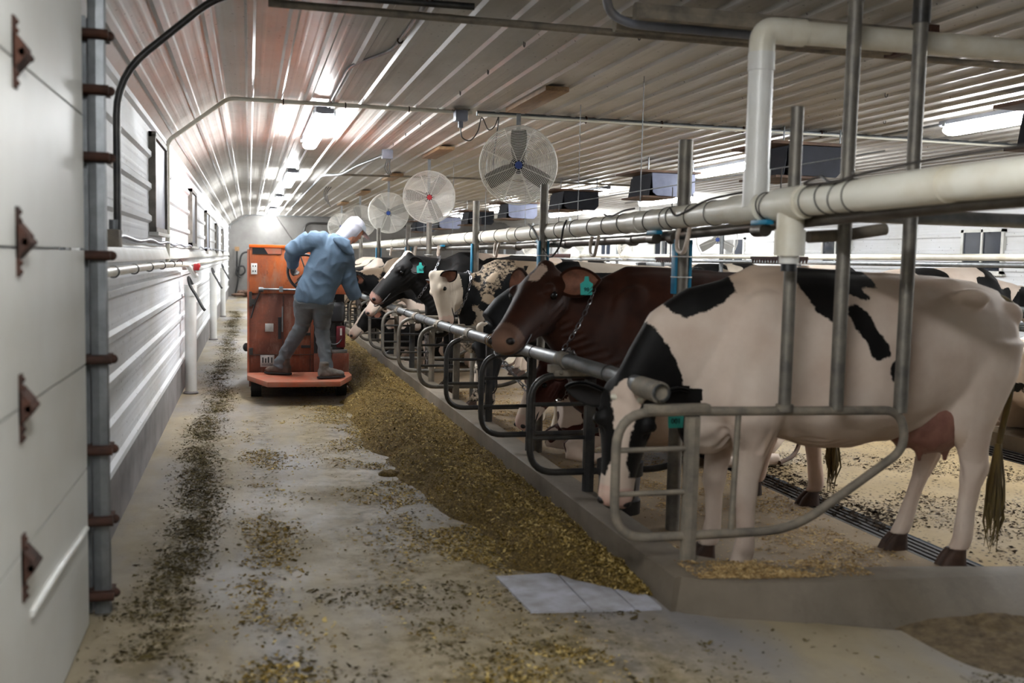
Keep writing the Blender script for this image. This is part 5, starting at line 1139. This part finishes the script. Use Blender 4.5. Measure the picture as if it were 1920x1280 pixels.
# open the hood in front of the face by pushing those vertices back onto the head
me = o_.data; P = coords(me); q = P - np.array(hd_); fu = q @ np.array(fdir); vv = q @ np.array(un); face = (fu > .035) & (vv < .045) & (vv > -.16)
P[face] = P[face] - np.outer((fu[face] - .035) * .93, np.array(fdir)); me.vertices.foreach_set('co', P.astype(np.float32).ravel()); me.update()
c = MB(); st = []
for a, w_ in ((.07, .075), (.12, .078), (.16, .074), (.195, .052), (.21, .02)): st.append((H_(a, .050 - (a - .07) * .12, 0), wl, un, w_, .006))
c.loft(st, 16); c.loft([(H_(.0, v, 0), wl, fdir, a, e) for v, a, e in ((.045, .098, .112), (.07, .092, .106), (.1, .07, .085))], 20)
c.build('cap', 'cap', pr_)
for s in (-1, 1): MB().sphere(H_(.092, .020, s * .03), .0085, 10, 7).build('eye', 'eye', pr_)

# ------------------------------------------------------------------ feed ridge, litter, bedding
def fbm(x, y, s=1.0, seed=0): return mn.fractal(V((x * s + seed, y * s, seed * 1.3)), 1.0, 2.0, 5)
m = MB(); nx, y0, y1 = 64, 4.22, 30.0
ys = []; y = y0
while y < y1: ys.append(y); y += .018 + max(0, y - 8) * .004
vs = []
for y in ys:
    xl = 1.30 - .36 * min(1, max(0, (y - 4.7) / 3.2)) + .10 * fbm(0, y, 1.4, 3) + (.45 * max(0, (4.75 - y) / .55)); xl = min(xl, 1.72); xr = 1.86
    if y > 10.6: xl = max(xl, 1.14)
    hh = .15 * min(1, (y - y0) / .5) ** .6 * (1 + .25 * fbm(1, y, .9, 6))
    for i in range(nx + 1):
        t = i / nx; x = xl + (xr - xl) * t
        pr = max(0, math.sin(PI * min(1, t * 1.12) ** .8)) ** 1.5 if t < .893 else 0
        pr = max(pr, .28 * t * (1 if t < .893 else 1)) if t > .5 else pr
        e = min(1, t * 4) * min(1, (y - y0) * 7)
        z = hh * pr + e * (.020 * fbm(x, y, 7, 1) + .012 * fbm(x, y, 24, 2) + .006 * mn.noise(V((x * 90, y * 90, 1))))
        vs.append((x, y, max(z, -.01) + (.004 if 0 < i < nx else -.012)))
n = nx + 1; fs = [(j * n + i, j * n + i + 1, (j + 1) * n + i + 1, (j + 1) * n + i) for j in range(len(ys) - 1) for i in range(nx)]
o = m.add(vs, fs).build('feed_ridge', 'feed'); tag(o, 'long ridge of chopped golden-brown feed heaped along the curb', 'feed', kind='stuff')
surf = np.array(vs).reshape(len(ys), n, 3)
def flakes(name, pts, size, m_, label, cat, asp=2.2, lift=.3):
    N = len(pts); P = np.array(pts); a = rng.uniform(0, 2 * PI, N); tl = rng.normal(0, lift, N); L = rng.gamma(3, size / 3, N)[:, None]; W = L / asp
    u = np.stack([np.cos(a) * np.cos(tl), np.sin(a) * np.cos(tl), np.sin(tl)], 1) * L; t2 = rng.normal(0, lift, N)
    v = np.stack([-np.sin(a) * np.cos(t2), np.cos(a) * np.cos(t2), np.sin(t2)], 1) * W
    q = np.stack([P - u - v, P + u - v * .6, P + u * .8 + v, P - u * .7 + v], 1); q[:, :, 2] = np.maximum(q[:, :, 2], P[:, 2][:, None] - .001)
    me = bpy.data.meshes.new(name); me.vertices.add(N * 4); me.vertices.foreach_set('co', q.reshape(-1).astype(np.float32))
    me.loops.add(N * 4); me.loops.foreach_set('vertex_index', np.arange(N * 4, dtype=np.int32)); me.polygons.add(N); me.polygons.foreach_set('loop_start', np.arange(0, N * 4, 4, dtype=np.int32)); me.polygons.foreach_set('loop_total', np.full(N, 4, dtype=np.int32)); me.update(calc_edges=True)
    at = me.attributes.new('rnd', 'FLOAT', 'POINT'); at.data.foreach_set('value', np.repeat(rng.uniform(0, 1, N), 4).astype(np.float32)); me.materials.append(M[m_])
    o = bpy.data.objects.new(name, me); col.objects.link(o); return tag(o, label, cat, kind='stuff')
pts = []
for _ in range(80000):
    j = int(len(ys) * random.random() ** 1.5); i = random.randrange(2, nx - 1); p = surf[min(j, len(ys) - 1), i]; pts.append((p[0] + random.uniform(-.006, .006), p[1] + random.uniform(-.01, .01), p[2] + .003))
flakes('feed_chaff', pts, .0065, 'flake', 'loose chopped stalks lying on the long feed ridge', 'feed', 3.0, .6)
def scatter(n, fx, fy, keep): 
    out = []
    while len(out) < n:
        y = fy(); x = fx(y)
        if random.random() < keep(x, y): out.append((x, y, .003))
    return out
cl = lambda x, y, s, th, sd: max(0., min(1., (fbm(x, y, s, sd) - th) * 3))
P_ = scatter(38000, lambda y: random.gauss(-.34 + .05 * math.sin(y * 1.3), .08), lambda: 3.9 + 24 * random.random() ** 1.5, lambda x, y: (.3 + .7 * cl(x, y, 2.2, -.3, 4)) * min(1, .15 + max(0, y - 4) * .5) * (x > WL + .05))
flakes('floor_litter', P_, .0062, 'flake_dk', 'dark strip of trodden feed litter along the left side of the alley', 'litter')
P_ = scatter(44000, lambda y: 1.42 - .07 * min(4, max(0, y - 4)) - abs(random.gauss(0, .30)), lambda: 3.2 + 12 * random.random() ** 1.3, lambda x, y: (.05 + cl(x, y, 1.8, -.05, 9)))
flakes('floor_litter', P_, .0055, 'flake', 'feed crumbs scattered on the alley floor beside the ridge', 'litter')
P_ = scatter(7000, lambda y: random.gauss(.12, .10), lambda: random.uniform(3.0, 9.5), lambda x, y: (.05 + cl(x, y, 2.0, -.1, 44)))
flakes('floor_litter', P_, .006, 'flake', 'thin broken line of crumbs along the wheel track in mid alley', 'litter')
P_ = scatter(9000, lambda y: random.uniform(-.6, 3.2), lambda: random.uniform(2.2, 4.6), lambda x, y: (.06 + cl(x, y, 2.5, .05, 12)) * (y < 3.9 - .45 * max(0, x - 1.84) - .03 or x < 1.75))
flakes('floor_litter', P_, .006, 'flake_dk', 'sparse dark crumbs on the near floor in front of the curb', 'litter')
P_ = [(x, y, ZS + .004) for x, y, _ in scatter(36000, lambda y: random.uniform(2.08, 3.6), lambda: random.uniform(4.1, 12), lambda x, y: (.08 + cl(x, y, 2.6, -.1, 15)))]
flakes('bedding', P_, .0058, 'shaving', 'brown bedding shavings strewn on the stall floor around the hooves', 'bedding')
P_ = [(x, y, .163) for x, y, _ in scatter(7000, lambda y: random.uniform(1.92, 2.75), lambda: random.uniform(3.85, 4.3), lambda x, y: (.15 + cl(x, y, 3, -.1, 18)) * (y > 3.93 - .10 * (x - 1.85) - (.0 if x > 2.1 else -.02) and y < 4.16 - .2 * (x - 2.2)))]
flakes('bedding', P_, .005, 'shaving', 'shavings and crumbs on the curb corner at the foot of the near divider', 'bedding')
P_ = [(x, y, ZS + .004) for x, y, _ in scatter(14000, lambda y: random.uniform(3.9, 6.2), lambda: random.uniform(4.2, 13), lambda x, y: cl(x, y, 1.6, .0, 22))]
flakes('dung_specks', P_, .0055, 'dung', 'dark dung crumbs speckling the tan walkway between the rows', 'dung', 1.3)
P_ = [(x, y, ZS - .0) for x, y, _ in scatter(5000, lambda y: random.gauss(3.9, .12), lambda: random.uniform(5.2, 8.5), lambda x, y: 1)]
flakes('dung_specks', P_, .008, 'dung', 'thick dark crumbs gathered along the gutter grate', 'dung', 1.3)
# heap of bedding against the outside of the near curb
m = MB(); vs = []; N_ = 50
for j in range(N_ + 1):
    for i in range(N_ + 1):
        u, v = i / N_, j / N_; x = 2.7 + 1.1 * u; yb = 3.86 - .42 * (x - 2.0); y = yb - .55 * v + .06
        hgt = .11 * math.sin(PI * u) ** .8 * max(0, 1 - v) ** 1.2; e = math.sin(PI * u) * (1 - v)
        vs.append((x, y, hgt + e * (.02 * fbm(x, y, 9, 31) + .008 * fbm(x, y, 40, 32)) - .004))
fs = [(j * (N_ + 1) + i, (j + 1) * (N_ + 1) + i, (j + 1) * (N_ + 1) + i + 1, j * (N_ + 1) + i + 1) for j in range(N_) for i in range(N_)]
M['heap'] = mat('swept_litter', '#6f5f45', '#453825', 22, .95, 0, .8, 60, dist=.015)
o = m.add(vs, fs).build('swept_heap', 'heap'); tag(o, 'low heap of swept litter against the outside of the near curb at the lower right', 'litter', kind='stuff')
m = MB(); m.sphere((.98, 7.0, .0), (.09, .07, .035), 24, 12); b2 = m.build('feed_clump', 'feed'); tag(b2, 'small round clump of feed lying alone on the alley floor', 'feed clump')
for v in b2.data.vertices: v.co.z += .012 * mn.noise(v.co * 25)
